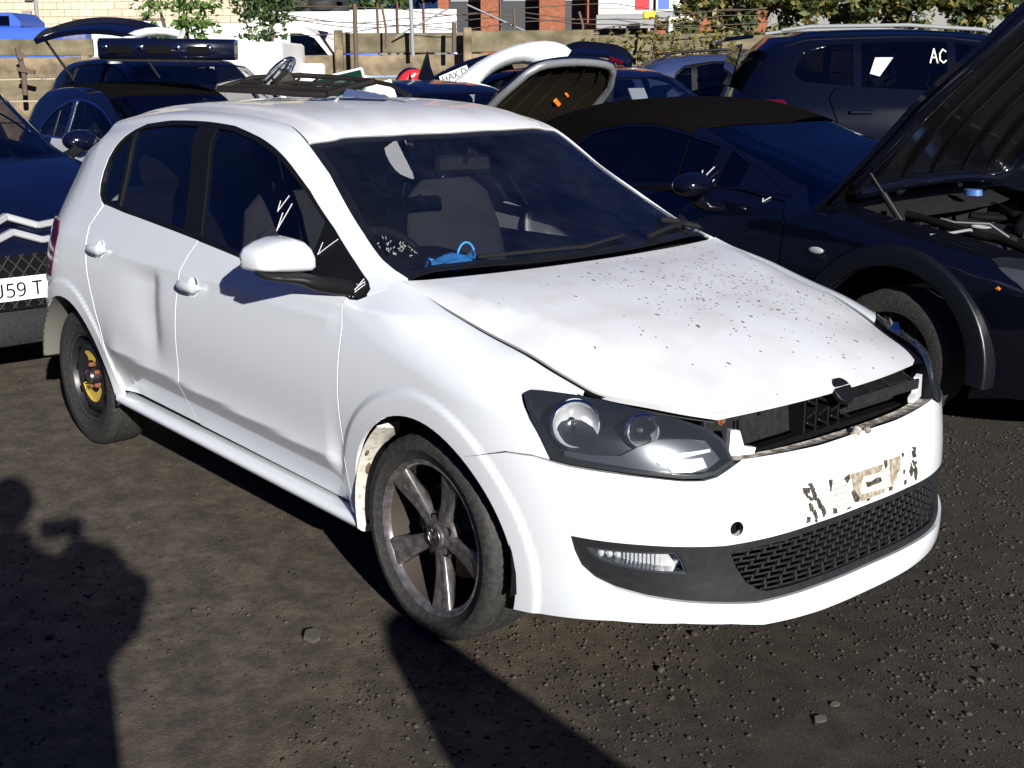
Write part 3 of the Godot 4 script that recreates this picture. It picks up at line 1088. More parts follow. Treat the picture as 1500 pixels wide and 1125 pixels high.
func lamp_unit(car: Node3D, hl: PackedVector2Array) -> void:
	var shape := inset(hl, .003)
	var ring := inset(hl, .011)
	for sd in 2:
		var flip := sd == 1
		var put_ := func(mb: MB) -> MB: return mb.mirrored() if flip else mb
		var lamp := obj("headlamp", put_.call(panel(MB.new(), front, shape, [ring], .02, .085, -.001)), M.trim, car)
		obj("bezel", put_.call(panel(MB.new(), front, ring, [], .02, 0, -.062)), M.lampdark, lamp)
		# grey shelf under the reflectors
		var shelf := P2([.525, .655, .60, .652, .68, .655, .735, .680, .80, .700, .88, .700, .925, .690, .95, .64, .90, .612, .80, .610, .66, .630, .52, .640])
		obj("lower_trim", put_.call(panel(MB.new(), front, shelf, [], .02, .02, -.040)), M.lampgrey, lamp)
		var strip := P2([.775, .640, .84, .662, .925, .668, .925, .660, .845, .652, .785, .632])
		obj("light_strip", put_.call(panel(MB.new(), front, strip, [], .01, .006, -.030)), M.reflect, lamp)
		var refl := P2([.80, .628, .85, .645, .90, .648, .905, .622, .86, .612, .81, .615])
		obj("indicator_reflector", put_.call(panel(MB.new(), front, refl, [], .012, .006, -.034)), M.reflect, lamp)
		for q in [[.512, .722, .725, .057, .062], [.640, .712, .622, .038, .050]]:
			var p := V(q[0], q[1], q[2])
			var ax := V(.84, .10, .53).normalized()
			var r: float = q[3]
			var xf := frame(p - ax * .066 + V(0, -.008, -.004), ax)
			var bowl := lathe(MB.new(), [Vector2(.010, -.028), Vector2(r * .45, -.022), Vector2(r * .72, -.008), Vector2(r * .9, .010), Vector2(r, .028)], 36, xf, func(i, j): return (.0016 if (j / 3) % 2 == 0 else 0.0) if i in [1, 2, 3] else 0.0)
			var b := obj("reflector", put_.call(bowl), M.reflect, lamp)
			obj("reflector_rim", put_.call(lathe(MB.new(), [Vector2(r, .028), Vector2(r + .003, .033), Vector2(r + .007, .028), Vector2(r + .007, .015)], 36, xf)), M.chrome, b)
			obj("bulb", put_.call(ball(MB.new(), xf * V(0, 0, .004), V(.009, .009, .013), 12, 8, xf.basis)), M.lampgrey, b)
		obj("lens", put_.call(panel(MB.new(), front, shape, [], .016, 0, .0)), M.lens, lamp)

func nose(car: Node3D, bumper: Node3D, ins: PackedVector2Array) -> void:
	# black insert with fog lamps and a slatted centre
	var fog := P2([.552, .416, .62, .416, .70, .415, .780, .415, .795, .392, .802, .358, .745, .358, .689, .363, .62, .372, .59, .380, .565, .396])
	var mesh_r := both([.923, .405, 1.05, .409, 1.2, .415, SF, .417])
	var ml := both([.935, .365, .955, .325, .985, .302, 1.011, .292, 1.1, .292, 1.19, .295, SF, .298])
	ml.reverse()
	mesh_r.append_array(ml)
	var grille := obj("lower_grille", panel(MB.new(), front, inset(ins, .003), [fog, flip_s(fog), mesh_r], .02, .03, -.008), M.plastic, car)
	obj("grille_backing", panel(MB.new(), front, inset(ins, -.006), [], .03, 0, -.060), M.gap, grille)
	var slat := MB.new()
	var rows := 9
	for r in rows + 1:
		var t := float(r) / rows
		var y := lerpf(.297, .411, t)
		var s0 := lerpf(1.00, .925, pow(t, .5))
		var pts := []
		var k := 44
		for i in k + 1:
			var s := lerpf(s0, 2 * SF - s0, float(i) / k)
			pts.append(low(s, y) - surf_n(low, s, y, 1.0) * .020)
		tube(slat, pts, .0030, 6, true, 1.0)
		if r == rows: continue
		var s := s0 + .01 + (.026 if r % 2 else 0.0)
		while s < 2 * SF - s0 - .02:
			var y1 := lerpf(.297, .411, float(r + 1) / rows)
			var n := surf_n(low, s, y, 1.0)
			var a := low(s, y) - n * .018
			var b := low(s + .008, y1) - n * .018
			box(slat, V(.007, a.distance_to(b), .012), frame((a + b) * .5, n, (b - a).normalized()), .001)
			s += .052
	tag(obj("grille_mesh", slat, M.plastic, grille), "", "", "", "stuff")
	for sd in 2:
		var flip := sd == 1
		var put_ := func(mb: MB) -> MB: return mb.mirrored() if flip else mb
		var fl := obj("fog_lamp", put_.call(panel(MB.new(), front, fog, [inset(fog, .006)], .012, .05, -.012)), M.lampgrey, grille)
		var glassp := P2([.562, .412, .66, .411, .748, .409, .757, .385, .752, .372, .689, .372, .60, .384, .575, .396])
		obj("fog_reflector", put_.call(panel(MB.new(), front, inset(fog, .006), [], .01, 0, -.045)), M.reflect, fl)
		var ribs := MB.new()
		for k in 9:
			var s := .655 + k * .0105
			var p := front(s, .392) - surf_n(front, s, .392, 1.0) * .022
			box(ribs, V(.003, .030, .006), frame(p, surf_n(front, s, .392, 1.0)), .001)
		for k in 3:
			var s := .585 + k * .022
			var p := front(s, .396) - surf_n(front, s, .396, 1.0) * .026
			ball(ribs, p, V(.011, .011, .008), 8, 6)
		obj("fog_ribs", put_.call(ribs), M.reflect, fl)
		obj("fog_lens", put_.call(panel(MB.new(), front, glassp, [], .015, .002, -.010)), M.lens, fl)
	# towing-eye hole with its plastic socket
	var tp := low(.942, .467)
	var tn := surf_n(low, .942, .467, 1.0)
	var sock := lathe(MB.new(), [Vector2(.0185, .0015), Vector2(.022, .002), Vector2(.0235, .0005)], 28, frame(tp, tn))
	lathe(sock, [Vector2(.0205, .001), Vector2(.019, -.03)], 28, frame(tp, tn))
	obj("towing_socket", sock, M.plate_white, bumper)
	var dark := lathe(MB.new(), [Vector2(.0001, -.02), Vector2(.022, -.02)], 24, frame(tp, tn))
	box(dark, V(.006, .014, .016), frame(tp + tn * -.006 + V(0, .0, -.014), tn), .001)
	obj("towing_hole", dark, M.gap, bumper)
	# what the number plate left behind: glue, tape and dirt
	var pl := func(a: float, b: float) -> Vector2: return Vector2(lerpf(1.146, 1.664, a), lerpf(.443, .540, b))
	var base := PackedVector2Array([pl.call(.02, .05), pl.call(.98, .03), pl.call(.985, .97), pl.call(.02, .97)])
	var plate := obj("plate_backing", panel(MB.new(), low, base, [], .02, .004, .0035), M.glue, bumper)
	var tape := MB.new()
	var quad_ := func(q: Array, up: float) -> void:
		var r := PackedVector2Array()
		for k in q.size() / 2: r.append(pl.call(q[2 * k], q[2 * k + 1]))
		panel(tape, low, r, [], .05, up - .003, up)
	quad_.call([.02, .80, .06, .78, .065, .92, .02, .96], .0052)
	var r5 := RandomNumberGenerator.new()
	r5.seed = 9
	for e in [[.085, .92, .145, .12, 15], [.045, .70, .095, .10, 10], [.975, .90, .925, .12, 11], [.985, .55, .972, .12, 5]]:
		for k in e[4]:
			var t := r5.randf()
			var x: float = lerpf(e[0], e[2], t) + r5.randfn(0, .008)
			var y: float = lerpf(e[1], e[3], t) + r5.randfn(0, .03)
			var w := r5.randf_range(.006, .018)
			var h := r5.randf_range(.04, .13)
			quad_.call([x - w, y + h, x + w * r5.randf_range(-.2, .8), y + h * 1.1, x + w * 1.3, y - h * .6, x + w * r5.randf_range(-.6, .5), y - h], .0050 + .0002 * k)
	quad_.call([.02, .03, .045, .02, .05, .16, .025, .2], .0052)
	quad_.call([.205, .97, .235, .96, .222, .74, .208, .64], .0052)
	quad_.call([.215, .05, .25, .03, .245, .17, .22, .20], .0052)
	quad_.call([.325, .90, .37, .95, .375, .84, .345, .72], .0052)
	quad_.call([.37, .46, .395, .50, .435, .22, .42, .13, .395, .16], .0058)
	quad_.call([.50, .58, .55, .55, .60, .60, .635, .56, .64, .44, .57, .43, .51, .42], .0055)
	quad_.call([.67, .98, .705, .96, .70, .78, .68, .74], .0052)
	quad_.call([.70, .10, .735, .08, .74, .18, .705, .20], .0052)
	quad_.call([.845, .98, .87, .97, .865, .88, .85, .86], .0052)
	quad_.call([.855, .52, .87, .50, .866, .38, .85, .40], .0052)
	quad_.call([.858, .20, .882, .21, .88, .07, .858, .08], .0052)
	for k in 5: quad_.call([.992 + .004 * (k % 2), .09 + k * .2, 1.010, .08 + k * .2, 1.012, .17 + k * .2, .992, .18 + k * .2], .0020)
	quad_.call([.50, .05, .53, .06, .525, .12, .50, .12], .0052)
	quad_.call([.33, .03, .365, .04, .36, .08, .33, .08], .0052)
	tag(obj("tape_scrap", tape, M.tape, plate), "", "", "", "stuff")
	var ribs := MB.new()
	for b in [.2, .36, .52, .68, .84]:
		for a in [[.21, .33], [.40, .46], [.66, .84], [.46, .66]]:
			if a[0] == .46 and b > .3 and b < .7: continue
			stroke(ribs, low, PackedVector2Array([pl.call(a[0], b), pl.call(a[1], b + .01)]), .0022, .0048)
	tag(obj("glue_line", ribs, M.grime, plate), "", "", "", "stuff")
	var stain := MB.new()
	panel(stain, low, PackedVector2Array([pl.call(.38, .93), pl.call(.66, .90), pl.call(.645, .70), pl.call(.48, .74), pl.call(.44, .45), pl.call(.46, .3), pl.call(.66, .22), pl.call(.66, .1), pl.call(.43, .12), pl.call(.39, .5)]), [], .02, .001, .0050)
	obj("plate_stain", stain, M.grime, plate)
	stain = MB.new()
	panel(stain, low, PackedVector2Array([pl.call(.72, .95), pl.call(.83, .94), pl.call(.82, .6), pl.call(.74, .2), pl.call(.72, .3)]), [], .02, .001, .0050)
	obj("plate_stain", stain, M.grime, plate)
	# bumper's upper return, dirty, and the lugs at its ends
	var lip := MB.new()
	sheet(lip, func(s, t): return low(s, .6305) - surf_n(low, s, .6305, 1.0) * t * .050 + V(0, .0005 + .012 * t * t, 0), .975, 2 * SF - .975, 60, 0, 1, 3, 1.0)
	obj("bumper_ledge", lip, M.ledge, bumper)
	for q in [1.0, -1.0]:
		var lug := MB.new()
		var poly := P2([0, 0, .075, -.004, .08, .012, .045, .020, .030, .062, .004, .066])
		prism(lug, poly, -.008, .008, Transform3D(Basis(V(.28, 0, -q * .96), Vector3.UP, V(.96, 0, q * .28)), V(.730, .632, q * .425)))
		obj("bumper_lug", lug, M.white, bumper)
	# towing-cover crumple at the middle of the ledge
	var cr := MB.new()
	for k in 5:
		ball(cr, V(.815 + rng.randf_range(-.012, .012), .630 + rng.randf_range(-.012, .006), -.005 + (k - 2) * .013), V(.012, .010, .011), 10, 7)
	obj("crumpled_lip", cr, M.ledge, bumper)
	# inside the open grille
	var cav := MB.new()
	box(cav, V(.35, .42, 1.02), at(V(.455, .50, 0)))
	box(cav, V(.60, .40, 1.20), at(V(.05, .52, 0)))
	obj("radiator_block", cav, M.gap, car)
	var sup := obj("radiator_support", box(MB.new(), V(.02, .115, .86), rot(V(.655, .672, 0), V(0, 0, 6)), .004), M.plastic, car)
	for k in 2: obj("slot", box(MB.new(), V(.004, .025, .005), at(V(.668, .675, .325 - k * .015))), M.gap, sup)
	for q in [[.225, .690, .008], [.190, .700, .006]]: obj("slot", box(MB.new(), V(.004, .010, q[2]), at(V(.668, q[1], q[0]))), M.gap, sup)
	for q in [.375, -.40]:
		obj("bolt", lathe(MB.new(), [Vector2(.0005, .010), Vector2(.008, .009), Vector2(.010, .004), Vector2(.014, .002), Vector2(.014, 0)], 14, frame(V(.666, .70, q), Vector3.RIGHT)), M.rust, sup)
	# shelf with gussets to the car's left of the badge
	var sh := MB.new()
	box(sh, V(.105, .008, .34), rot(V(.700, .690, -.215), V(0, 0, -4)), .002)
	box(sh, V(.008, .030, .34), rot(V(.750, .680, -.215), V(0, 0, -4)), .002)
	for z in [-.075, -.165, -.255, -.365]:
		prism(sh, P2([0, 0, .085, 0, 0, .045]), -.003, .003, Transform3D(Basis(Vector3.RIGHT, Vector3.UP, Vector3.BACK), V(.660, .693, z)))
	obj("grille_bracket", sh, M.plastic, car)
	var lat := MB.new()
	for z in [.095, .045, -.010, -.055]:
		box(lat, V(.055, .105, .007), rot(V(.690, .668, z), V(0, 0, 0)), .002)
		for k in 3: box(lat, V(.05, .007, .048), rot(V(.70, .640 + k * .03, z - .022), V(20 if k % 2 else -25, 0, 0)), .001)
	obj("latch_bracket", lat, M.trim, car)
	obj("crash_bar", box(MB.new(), V(.05, .055, .82), at(V(.70, .590, 0)), .01), M.gap, car)
	# badge seat standing above the bonnet's front edge
	obj("badge_seat", lathe(MB.new(), [Vector2(.0005, .004), Vector2(.034, .003), Vector2(.037, 0), Vector2(.037, -.012), Vector2(.0005, -.013)], 28, frame(V(.760, .728, -.008), V(.80, .60, 0))), M.trim, car)
	# dark strips between lamps and bonnet
	var st := MB.new()
	sheet(st, func(s, t): return V(EX.at(s), EY.at(s) - .012, EZ.at(s)).lerp(V(EX.at(s) - .10, EY.at(s) - .03, EZ.at(s) - .08), t) + V(0.012, 0, .012), .40, .97, 20, 0, 1, 2, 1.0)
	pair("lamp_seal", st, M.trim, car)

func arch_lips(car: Node3D) -> void:
	# the painted flange behind the front wheel, chipped and rusty
	var mb := MB.new()
	var rings := []
	for i in 13:
		var a := deg_to_rad(lerpf(128, 192, i / 12.0))
		var d := V(cos(a), sin(a), 0)
		var c := V(0, .31, 0)
		var w := .040 + .012 * sin(i * 1.7) + (.03 if i > 9 else 0.0)
		rings.append([c + d * .343 + V(0, 0, .822), c + d * .338 + V(0, 0, .820), c + d * .330 + V(0, 0, .79), c + d * (.328 - w * .1) + V(0, 0, .79 - w), c + d * .346 + V(0, 0, .78 - w)])
	loft(mb, rings, true)
	tag(obj("arch_flange", mb, M.flange, car), "chipped and rusty flange behind the front wheel")
	for q in [[160, .026, .010, .024], [149, .006, .006, .012], [190, .026, .007, .008]]:
		var a := deg_to_rad(q[0])
		var d := V(cos(a), sin(a), 0)
		obj("rust_patch", ball(MB.new(), V(0, .31, .815 - q[1]) + d * .331, V(.004, q[3], q[2]), 9, 6, Basis(V(0, 0, 1), a)), M.rustgrey, car)
	var b := MB.new()
	var rr := []
	for i in 15:
		var a := deg_to_rad(lerpf(95, 175, i / 14.0))
		var d := V(cos(a), sin(a), 0)
		var c := V(-2.47, .31, 0)
		rr.append([c + d * .343 + V(0, 0, .83), c + d * .338 + V(0, 0, .826), c + d * .335 + V(0, 0, .79), c + d * .334 + V(0, 0, .735), c + d * .349 + V(0, 0, .735)])
	loft(b, rr, true)
	obj("rear_arch_flange", b, M.flange_dark, car)

func tyre(r: float, w: float, rim: float, seed_: int) -> MB:
	var h := w * .5
	var prof := [Vector2(rim - .012, -h * .80), Vector2(rim + .006, -h * .92), Vector2(lerpf(rim, r, .45), -h * 1.0), Vector2(r - .020, -h * .96), Vector2(r - .006, -h * .84)]
	for g in [-.45, 0.0, .45]:
		prof.append_array([Vector2(r, h * (g - .09)), Vector2(r - .007, h * (g - .075)), Vector2(r - .007, h * (g + .075)), Vector2(r, h * (g + .09))])
	prof.append_array([Vector2(r - .006, h * .84), Vector2(r - .013, h * .91), Vector2(r - .022, h * .965), Vector2(lerpf(rim, r, .55), h * 1.0), Vector2(lerpf(rim, r, .40), h * .995), Vector2(lerpf(rim, r, .38), h * .975), Vector2(rim + .010, h * .92), Vector2(rim + .002, h * .86), Vector2(rim - .014, h * .76)])
	var k := prof.size()
	return lathe(MB.new(), prof, 150, Transform3D.IDENTITY, func(i, j):
		if i >= 3 and i <= k - 8 and prof[i].x > r - .018:
			return -.0075 if (j + i) % 4 == 0 else (-.0015 if j % 7 == 0 else 0.0)
		return 0.0)

func wheels(car: Node3D) -> void:
	for sd in [1.0, -1.0]:
		var spin := Basis(Vector3.BACK, 0.0) if sd > 0 else Basis(Vector3.UP, PI)
		# front: five-spoke alloy
		var w := Node3D.new()
		w.name = "front_wheel" if sd > 0 else "front_wheel_001"
		car.add_child(w)
		w.transform = Transform3D(spin, V(0, .298, .715 * sd))
		obj("tyre", tyre(.298, .205, .222, 1), M.rubber, w)
		var rim := MB.new()
		obj("rim_barrel", lathe(MB.new(), [Vector2(.205, -.09), Vector2(.200, .03), Vector2(.205, .072)], 64), M.barrel, w)
		lathe(rim, [Vector2(.205, .072), Vector2(.207, .078), Vector2(.214, .088), Vector2(.222, .092), Vector2(.2255, .088), Vector2(.2255, .078)], 64)
		for k in 5:
			var a := deg_to_rad(100 - 36 + k * 72.0)
			var rings := []
			for q in [[.024, .023, .062, .050], [.06, .023, .064, .045], [.11, .026, .068, .036], [.16, .034, .076, .030], [.198, .041, .084, .026], [.210, .044, .084, .022]]:
				var e: float = q[1]
				var t: float = q[2]
				var dd: float = q[3]
				var ring := []
				for o in [[-e, t - dd], [-e, t - .008], [-e + .007, t - .001], [-.004, t - .004], [.004, t - .004], [e - .007, t - .001], [e, t - .008], [e, t - dd]]:
					ring.append(V(cos(a) * q[0] - sin(a) * o[0], sin(a) * q[0] + cos(a) * o[0], o[1]))
				rings.append(ring)
			loft(rim, rings)
		var hub := lathe(MB.new(), [Vector2(.075, .030), Vector2(.070, .052), Vector2(.052, .060), Vector2(.034, .062), Vector2(.033, .068), Vector2(.028, .070), Vector2(.0005, .070)], 36)
		rim.put(hub, Transform3D.IDENTITY)
		var rm := obj("rim", rim, M.alloy, w)
		var cap := MB.new()
		lathe(cap, [Vector2(.0245, .0715), Vector2(.0255, .073), Vector2(.0275, .073), Vector2(.0285, .0715)], 30)
		for q in [[-.016, .013, -.006, -.003], [.016, .013, .006, -.003], [-.006, -.003, 0, .004], [.006, -.003, 0, .004]]: pass
		var vl := [V(-.015, .017, .072), V(0, .001, .072), V(.015, .017, .072)]
		var wl := [V(-.021, .008, .072), V(-.010, -.019, .072), V(0, -.003, .072), V(.010, -.019, .072), V(.021, .008, .072)]
		tube(cap, [V(-.008, .020, .072), V(0, .003, .072), V(.008, .020, .072)], .0016, 6)
		tube(cap, wl, .0016, 6)
		obj("cap_emblem", cap, M.steel, rm)
		for k in 5:
			var holes := MB.new()
			var a := deg_to_rad(100 + k * 72.0)
			lathe(holes, [Vector2(.0145, .0585), Vector2(.012, .048), Vector2(.0005, .046)], 16, Transform3D(Basis.IDENTITY, V(cos(a) * .052, sin(a) * .052, .0030)))
			ball(holes, V(cos(a) * .052, sin(a) * .052, .050), V(.009, .009, .006), 10, 6)
			obj("bolt_hole", holes, M.gap, rm)
		var br := MB.new()
		lathe(br, [Vector2(.0005, .01), Vector2(.06, .01), Vector2(.07, -.01), Vector2(.14, -.012), Vector2(.142, -.03), Vector2(.0005, -.032)], 40)
		obj("brake_disc", br, M.disc, w)
		var cal := box(MB.new(), V(.09, .13, .06), rot(V(-.11, .03, -.015), Vector3.ZERO), .012)
		obj("brake_caliper", cal, M.rustgrey, w)
		var behind := MB.new()
		lathe(behind, [Vector2(.198, -.075), Vector2(.0005, -.08)], 40)
		obj("dark_back", behind, M.gap, w)
		# rear: narrow steel spare
		var r := Node3D.new()
		r.name = "rear_wheel" if sd > 0 else "rear_wheel_001"
		car.add_child(r)
		r.transform = Transform3D(spin, V(-2.47, .295, .700 * sd))
		obj("tyre", tyre(.295, .178, .192, 2), M.rubber, r)
		var sw := MB.new()
		lathe(sw, [Vector2(.180, -.08), Vector2(.176, .03), Vector2(.182, .066), Vector2(.190, .076), Vector2(.1945, .074), Vector2(.1945, .066)], 56)
		lathe(sw, [Vector2(.177, .020), Vector2(.165, .030), Vector2(.150, .052), Vector2(.128, .060), Vector2(.112, .052), Vector2(.098, .044), Vector2(.070, .044), Vector2(.060, .034), Vector2(.036, .034), Vector2(.034, .058), Vector2(.0005, .058)], 56)
		var rw := tag(obj("rim", sw, M.steelblack, r), "black steel spare rim with yellow label")
		for k in 9:
			var a := TAU * k / 9 + .2
			var x := Transform3D(Basis(V(-sin(a), cos(a), 0), V(cos(a), sin(a), 0), Vector3.BACK), V(cos(a) * .146, sin(a) * .146, .0))
			obj("vent_hole", prism(MB.new(), P2([-.013, -.005, .013, -.005, .013, .006, -.013, .006]), .050, .0586, x), M.gap, rw)
		for q in [[62, 118], [205, 330]]:
			var poly := PackedVector2Array()
			for i in 13: poly.append(Vector2(deg_to_rad(lerpf(q[0], q[1], i / 12.0)), .070))
			for i in 13: poly.append(Vector2(deg_to_rad(lerpf(q[1], q[0], i / 12.0)), .112))
			obj("label", panel(MB.new(), func(s, v): return V(cos(s) * v, sin(s) * v, .0465 + maxf(0.0, v - .098) * .55), poly, [], .02, 0.0, .001, -1.0), M.yellow, rw)
		var num := lettering("50", .036, .0015)
		var nm := MB.new().put(num, Transform3D(Basis(Vector3.BACK, deg_to_rad(100)), V(cos(3.75) * .091, sin(3.75) * .091, .0525)))
		obj("label_number", nm, M.gap, rw)
		for k in 5:
			var a := TAU * k / 5 + .5
			obj("wheel_bolt", lathe(MB.new(), [Vector2(.0005, .060), Vector2(.009, .060), Vector2(.011, .054), Vector2(.011, .034)], 6, Transform3D(Basis.IDENTITY, V(cos(a) * .050, sin(a) * .050, 0))), M.rust, rw)
		obj("hub_cap", lathe(MB.new(), [Vector2(.028, .058), Vector2(.026, .068), Vector2(.018, .073), Vector2(.0005, .074)], 24), M.steel, rw)

func door_mirror(car: Node3D) -> void:
	var out := []
	for q in [[.970, 1.000], [.970, 1.034], [.958, 1.052], [.925, 1.068], [.885, 1.079], [.845, 1.080], [.812, 1.070], [.787, 1.047], [.772, 1.015], [.772, .984], [.788, .973], [.83, .974], [.88, .978], [.93, .984], [.962, .990]]:
		out.append(V(-.685, q[1], q[0]))
	var mid := V(-.685, 1.02, .875)
	var rings := []
	for q in [[.90, 0.0], [.985, .004], [1.0, .02], [1.0, .055], [.975, .085], [.91, .112], [.78, .130], [.55, .141], [.30, .146], [.08, .148]]:
		rings.append(ring_of(out, mid + V(0, 0, 0), q[0], V(q[1], 0, -.05 * q[1])))
	var mir := Node3D.new()
	mir.name = "door_mirror"
	car.add_child(mir)
	obj("mirror_housing", loft(MB.new(), rings), M.white, mir)
	obj("mirror_glass", loft(MB.new(), [ring_of(out, mid, .84, V(-.001, 0, 0)), ring_of(out, mid, .80, V(-.003, 0, 0))]), M.chrome, mir)
	# black foot running along the underside to the sail
	var foot := []
	for q in [[-.60, .992, .966, .004, .004], [-.60, .984, .945, .052, .012], [-.595, .975, .89, .068, .016], [-.57, .966, .84, .052, .020], [-.52, .952, .81, .036, .024], [-.46, .948, .785, .036, .026], [-.40, .946, .765, .036, .024]]:
		var ring := []
		for j in 10:
			var a := TAU * j / 10
			ring.append(V(q[0] + cos(a) * q[3], q[1] + sin(a) * q[4] - .004, q[2] + cos(a) * q[3] * .35))
		foot.append(ring)
	obj("mirror_foot", loft(MB.new(), foot), M.black, mir)

func seat(c: Vector3, m: Material) -> MB:
	var mb := MB.new()
	var rr := func(z0: float, w: float, h: float, x: float, y: float) -> Array:
		var r := []
		for j in 14:
			var a := TAU * j / 14
			r.append(V(x + cos(a) * h, y, 0) + V(0, 0, sin(a) * w))
		return r
	var rings := []
	for q in [[0, .20, .07, .02, 0], [0, .24, .075, 0, .1], [0, .245, .07, -.03, .25], [0, .235, .06, -.07, .42], [0, .20, .05, -.10, .55], [0, .12, .035, -.115, .61]]:
		var r := []
		for j in 14:
			var a := TAU * j / 14
			r.append(c + V(q[3] + cos(a) * q[2], q[4], sin(a) * q[1]))
		rings.append(r)
	loft(mb, rings)
	box(mb, V(.50, .14, .48), Transform3D(Basis(Vector3.BACK, .1), c + V(.25, .02, 0)), .05)
	return mb

func cabin(car: Node3D) -> void:
	var dash := MB.new()
	var rings := []
	for i in 13:
		var z := lerpf(-.70, .70, i / 12.0)
		var r := []
		for q in [[-.10, .88], [-.20, .935], [-.40, .945], [-.58, .93], [-.66, .88], [-.68, .78], [-.60, .60], [-.2, .55]]: r.append(V(q[0] + .05 * (1.0 - z * z * 2.0), q[1], z))
		rings.append(r)
	loft(dash, rings)
	var d := obj("dashboard", dash, M.cabin, car)
	var hood := []
	for i in 9:
		var a := PI * i / 8
		hood.append([V(-.42, .935 + .055 * sin(a), .36 + .17 * cos(a)), V(-.62, .93 + .075 * sin(a), .36 + .18 * cos(a))])
	obj("instrument_hood", loft(MB.new(), hood, false), M.cabin, d)
	var rim := []
	var wc := V(-.80, .86, .36)
	var bx := Basis(V(0, 0, 1), deg_to_rad(24))
	for i in 33:
		var a := TAU * i / 32
		rim.append(wc + bx * V(0, cos(a) * .185, sin(a) * .185))
	var sw := tube(MB.new(), rim, .016, 8, false)
	box(sw, V(.05, .10, .14), Transform3D(bx, wc + bx * V(.03, 0, 0)), .02)
	for a in [0.0, PI, -PI / 2]: tube(sw, [wc + bx * V(.03, 0, 0), wc + bx * V(0, sin(a) * .18, cos(a) * .18)], .018, 6)
	obj("steering_wheel", sw, M.black, car)
	for z in [.36, -.36]:
		var s := obj("front_seat", seat(V(-1.30, .52, z), M.cloth), M.seat, car)
		var hr := []
		for q in [[.0, .09, .03], [.02, .135, .05], [.10, .14, .055], [.17, .125, .05], [.20, .08, .03]]:
			var r := []
			for j in 14:
				var a := TAU * j / 14
				r.append(V(-1.425 + cos(a) * q[2], 1.165 + q[0], z + sin(a) * q[1]))
			hr.append(r)
		obj("headrest", loft(MB.new(), hr), M.cloth, s)
		var posts := MB.new()
		for e in [-.06, .06]: tube(posts, [V(-1.425, 1.10, z + e), V(-1.425, 1.20, z + e)], .007, 8)
		obj("headrest_post", posts, M.steel, s)
	var bench := MB.new()
	box(bench, V(.50, .16, 1.24), rot(V(-1.98, .52, 0), V(0, 0, 6)), .05)
	box(bench, V(.13, .60, 1.24), rot(V(-2.28, .80, 0), V(0, 0, 14)), .05)
	obj("rear_bench", bench, M.cloth, car)
	for z in [.38, -.38]: obj("rear_headrest", box(MB.new(), V(.09, .16, .26), rot(V(-2.37, 1.15, z), V(0, 0, 12)), .04), M.cloth, car)
	obj("parcel_shelf", box(MB.new(), V(.50, .02, 1.15), at(V(-2.60, .98, 0))), M.gap, car)
	var card := PackedVector2Array([Vector2(-.42, .35), Vector2(-2.0, .35), Vector2(-2.25, .60), Vector2(-2.25, .90), Vector2(-.46, .90)])
	pair("door_card", panel(MB.new(), low, card, [], .06, 0, -.045), M.cabin, car)
	# roof lining and mirror
	var lining := PackedVector2Array([Vector2(-.96, .9 + UL), Vector2(-1.0, vh(.93)), Vector2(-2.55, vh(.93)), Vector2(-2.6, .9 + UL)])
	var lm := panel(MB.new(), side, lining, [], .06, 0, -.03)
	lm.put(lm.mirrored(), Transform3D.IDENTITY)
	obj("roof_lining", lm, M.cloth_light, car)
	var rv := obj("rear_view_mirror", box(MB.new(), V(.03, .065, .21), rot(V(-.84, 1.235, .0), V(0, -14, 10)), .012), M.black, car)
	obj("mirror_stem", tube(MB.new(), [V(-.83, 1.24, 0), V(-.80, 1.285, 0)], .010, 6), M.black, rv)
	for z in [.36, -.36]: obj("sun_visor", box(MB.new(), V(.13, .014, .30), rot(V(-1.06, 1.305, z * .85), V(0, 0, 24)), .006), M.cloth_light, car)
	# wipers and scuttle
	var sc := MB.new()
	sheet(sc, func(s, t): return bonnet_pt(0.0, s).lerp(bonnet_pt(0.0, s) + V(-.12, -.02, 0), t) + V(.02, -.035, 0), -1, 1, 30, 0, 1, 2, 1.0)
	obj("scuttle", sc, M.plastic, car)
	var wp := MB.new()
	var pa := func(z: float, up: float) -> Vector3:
		var s := -.20 - absf(z) * .10 - up
		var best := upper(s, 0.0)
		var ul := UL * .5
		for k in 40:
			var t := UL * (.05 + .95 * k / 39.0)
			if absf(upper(s, t).z - absf(z)) < absf(upper(s, ul).z - absf(z)): ul = t
		best = upper(s, ul)
		return V(best.x, best.y + .012, z)
	tube(wp, [pa.call(.42, .0), pa.call(.2, .01), pa.call(0, .02), pa.call(-.2, .03)], .007, 6)
	tube(wp, [pa.call(-.30, .0), pa.call(-.42, .02), pa.call(-.56, .04), pa.call(-.60, .10)], .009, 6)
	tube(wp, [pa.call(-.60, .02), pa.call(-.5, .06), pa.call(-.45, .075)], .012, 6)
	obj("wiper", wp, M.black, car)
	# leaf litter caught along the scuttle
	var lit := MB.new()
	for k in 16:
		var z := rng.randf_range(-.64, -.48)
		var p: Vector3 = pa.call(z, rng.randf_range(-.01, .05))
		box(lit, V(.012, .003, .007) * rng.randf_range(.5, 1.3), rot(p + V(0, -.006, 0), V(rng.randf_range(-40, 40), rng.randf_range(0, 180), 20)))
	tag(obj("leaf_litter", lit, M.black, car), "", "", "", "stuff")

func ticks(mb: MB, S: Callable, c: Vector2, w: float, h: float) -> void:
	stroke(mb, S, PackedVector2Array([c + Vector2(-w * .35, h * .25), c + Vector2(-w * .1, -h * .5), c + Vector2(w * .5, h * .5)]), .0035, .002)

